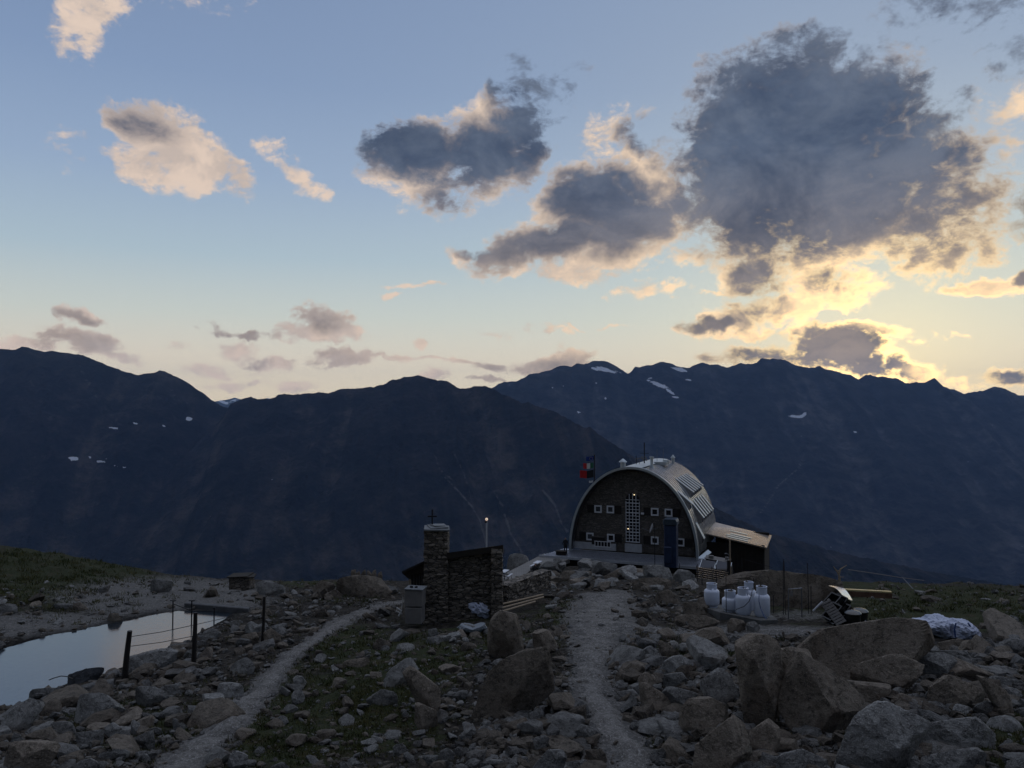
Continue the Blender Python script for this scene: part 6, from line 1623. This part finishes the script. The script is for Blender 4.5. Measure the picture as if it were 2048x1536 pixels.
# ------------------------------------------------------------------ rubble (stuff): thousands of small stones in one mesh
def stones(name, n, px0, px1, py0, py1, wmin, wmax, seed, keep, mats, power=2.2, pathok=False, prof=1.0):
    r = np.random.default_rng(seed)
    px = r.uniform(px0, px1, n); py = py0 + (py1 - py0) * r.uniform(0, 1, n) ** prof
    d = np.full(n, np.nan)
    for s in range(0, n, 3000): d[s:s + 3000] = hit(px[s:s + 3000], py[s:s + 3000])
    ok = ~np.isnan(d); px, py, d = px[ok], py[ok], d[ok]
    rx, rz = ray(px, py); X, Y = rx * d, d
    pdv = path_dist(X, Y); sdp = poly_sd(X, Y, pond_poly)
    kp = keep(px, py, r) & ((pdv > (0 if pathok else 1.12))) & (sdp > .12) & ~blocked(px, py)
    if pathok: kp &= pdv < 1.5
    X, Y, d, px, py = X[kp], Y[kp], d[kp], px[kp], py[kp]; N = len(X); Z = H(X, Y)
    w_ = wmin * (1 - r.uniform(0, 1, N)) ** (-1 / power); w_ = np.minimum(w_, wmax)
    s = w_ * d / F / 1.6
    Vs = []; Fs = []; mi = []; off = 0
    tl = [rock_random(500 + i, 2 if wmax > 9 else 1, 7) for i in range(10)]
    for t in range(10):
        idx = np.where(np.arange(N) % 10 == t)[0]
        if not len(idx): continue
        V0, F0 = tl[t]; k = len(idx)
        a = r.uniform(0, 2 * np.pi, k); b_ = r.normal(0, .35, k); sx = r.uniform(.8, 1.4, k); sy = r.uniform(.6, 1.1, k); sz_ = r.uniform(.35, .9, k)
        P = V0[None] * np.stack([sx, sy, sz_], -1)[:, None] * s[idx][:, None, None]
        cb, sb = np.cos(b_)[:, None], np.sin(b_)[:, None]; x, y, z = P[..., 0] * cb + P[..., 2] * sb, P[..., 1], -P[..., 0] * sb + P[..., 2] * cb
        ca, sa = np.cos(a)[:, None], np.sin(a)[:, None]
        Q = np.stack([x * ca - y * sa + X[idx][:, None], x * sa + y * ca + Y[idx][:, None], z + Z[idx][:, None] + (s[idx] * sz_ * .25)[:, None]], -1)
        Vs.append(Q.reshape(-1, 3)); Fs.append((F0[None] + (np.arange(k) * len(V0))[:, None, None] + off).reshape(-1, 3)); off += k * len(V0)
        mi.append(np.repeat(r.integers(0, len(mats), k), len(F0)))
    o = mesh_np(name, np.concatenate(Vs), np.concatenate(Fs), None, False)
    for m_ in mats: o.data.materials.append(m_)
    o.data.polygons.foreach_set('material_index', np.concatenate(mi).astype(np.int32))
    return tag(o, kind='stuff')
def keep_main(px, py, r):
    g = zone(GREEN, px, py); v = zone(GRAVEL, px, py)
    cl = fbm(px / 60, py / 30, 4, 3)
    return (r.uniform(0, 1, len(px)) > np.maximum(g * .95, v * .8)) & (cl > -.10)
RK['rg'] = rock_mat('grey_rubble', (.075, .074, .072), (.19, .185, .18), .3); RK['rb'] = rock_mat('brown_rubble', (.07, .058, .047), (.16, .135, .11), .3)
stM = [RK['rg'], RK['rb'], RK['rg'], RK['rb'], RK['rb'], RK['g']]
stones('rubble', 6700, -330, 2420, 1180, 1560, 9, 30, 41, keep_main, stM, 2.4)
stones('block_rubble', 3300, -330, 2420, 1290, 1560, 17, 46, 47, lambda px, py, r: ((px > 1235) | (px < 420) | ((px > 930) & (px < 1190) & (py > 1420))) & (r.uniform(0, 1, len(px)) > zone(GREEN, px, py) * .9), stM, 3.0)
stones('gravel', 19000, -330, 2420, 1160, 1560, 3.2, 12, 42, lambda px, py, r: (r.uniform(0, 1, len(px)) > np.maximum(zone(GREEN, px, py) * .7, (py < 1290) * zone(GRAVEL, px, py) * .8 * (px < 620))), stM, 2.2)
stones('path_stones', 5000, 300, 1700, 1180, 1560, 1.8, 11, 43, lambda px, py, r: np.ones(len(px), bool), [RK['g'], RK['rg'], RK['rb']], 2.0, True)

# ------------------------------------------------------------------ grass (stuff)
gmat, nt, b = new_mat('alpine_grass'); P = objco(nt)
n = nt.noise(P, 1.1, 4, .6)
nt.put(b.inputs['Base Color'], nt.mix(nt.smooth(n, .35, .65), (.030, .040, .012), (.085, .078, .032))); b.inputs['Roughness'].default_value = .9; b.inputs['Specular IOR Level'].default_value = .1
def grass(n, seed):
    r = np.random.default_rng(seed)
    px = r.uniform(-300, 2400, n); py = r.uniform(1100, 1560, n)
    g = zone(GREEN, px, py); k = (r.uniform(0, 1, n) < np.maximum(g * 1.1, .10)) & (fbm(px / 45, py / 22, 8, 3) > -.12); px, py = px[k], py[k]
    d = np.concatenate([hit(px[s:s + 3000], py[s:s + 3000]) for s in range(0, len(px), 3000)])
    ok = ~np.isnan(d) & (d < 60) & ~blocked(px, py); px, py, d = px[ok], py[ok], d[ok]; rx, rz = ray(px, py); X = rx * d; Y = d
    ok = (path_dist(X, Y) > 1.15) & (poly_sd(X, Y, pond_poly) > .6); X, Y, d = X[ok], Y[ok], d[ok]
    B = 9; X = np.repeat(X, B) + r.normal(0, .05, len(X) * B) * np.repeat(d, B) / 16; Y = np.repeat(Y, B) + r.normal(0, .06, len(Y) * B) * np.repeat(d, B) / 16; d = np.repeat(d, B)
    Z = H(X, Y) - .01; N = len(X); a = r.uniform(0, 6.28, N); h = r.uniform(.04, .13, N) * (d / 18) ** .6; w_ = .007 * d / 16 + .003; ln = r.normal(0, .4, (N, 2)) * h[:, None]
    P0 = np.stack([X - np.cos(a) * w_, Y - np.sin(a) * w_, Z], -1); P1 = np.stack([X + np.cos(a) * w_, Y + np.sin(a) * w_, Z], -1); P2 = np.stack([X + ln[:, 0], Y + ln[:, 1], Z + h], -1)
    V = np.stack([P0, P1, P2], 1).reshape(-1, 3); Fc = np.arange(3 * N).reshape(-1, 3)
    return tag(mesh_np('grass', V, Fc, gmat, False), kind='stuff')
grass(30000, 5)

# ------------------------------------------------------------------ valley haze
hm = bpy.data.materials.new('haze_air'); hm.use_nodes = True
ht = NT(hm.node_tree); ht.n.clear()
pv = ht.new('ShaderNodeVolumePrincipled'); pv.inputs['Density'].default_value = HAZE
pv.inputs['Color'].default_value = (.30, .50, .92, 1); pv.inputs['Anisotropy'].default_value = .15
ho = ht.new('ShaderNodeOutputMaterial'); ht.l.new(pv.outputs[0], ho.inputs['Volume'])
hz = MB().box((0, 5750, CZ - 1060 + (1060 + 640) / 2), (24000, 13500, 1700)).build('haze', hm)
tag(hz, kind='stuff')
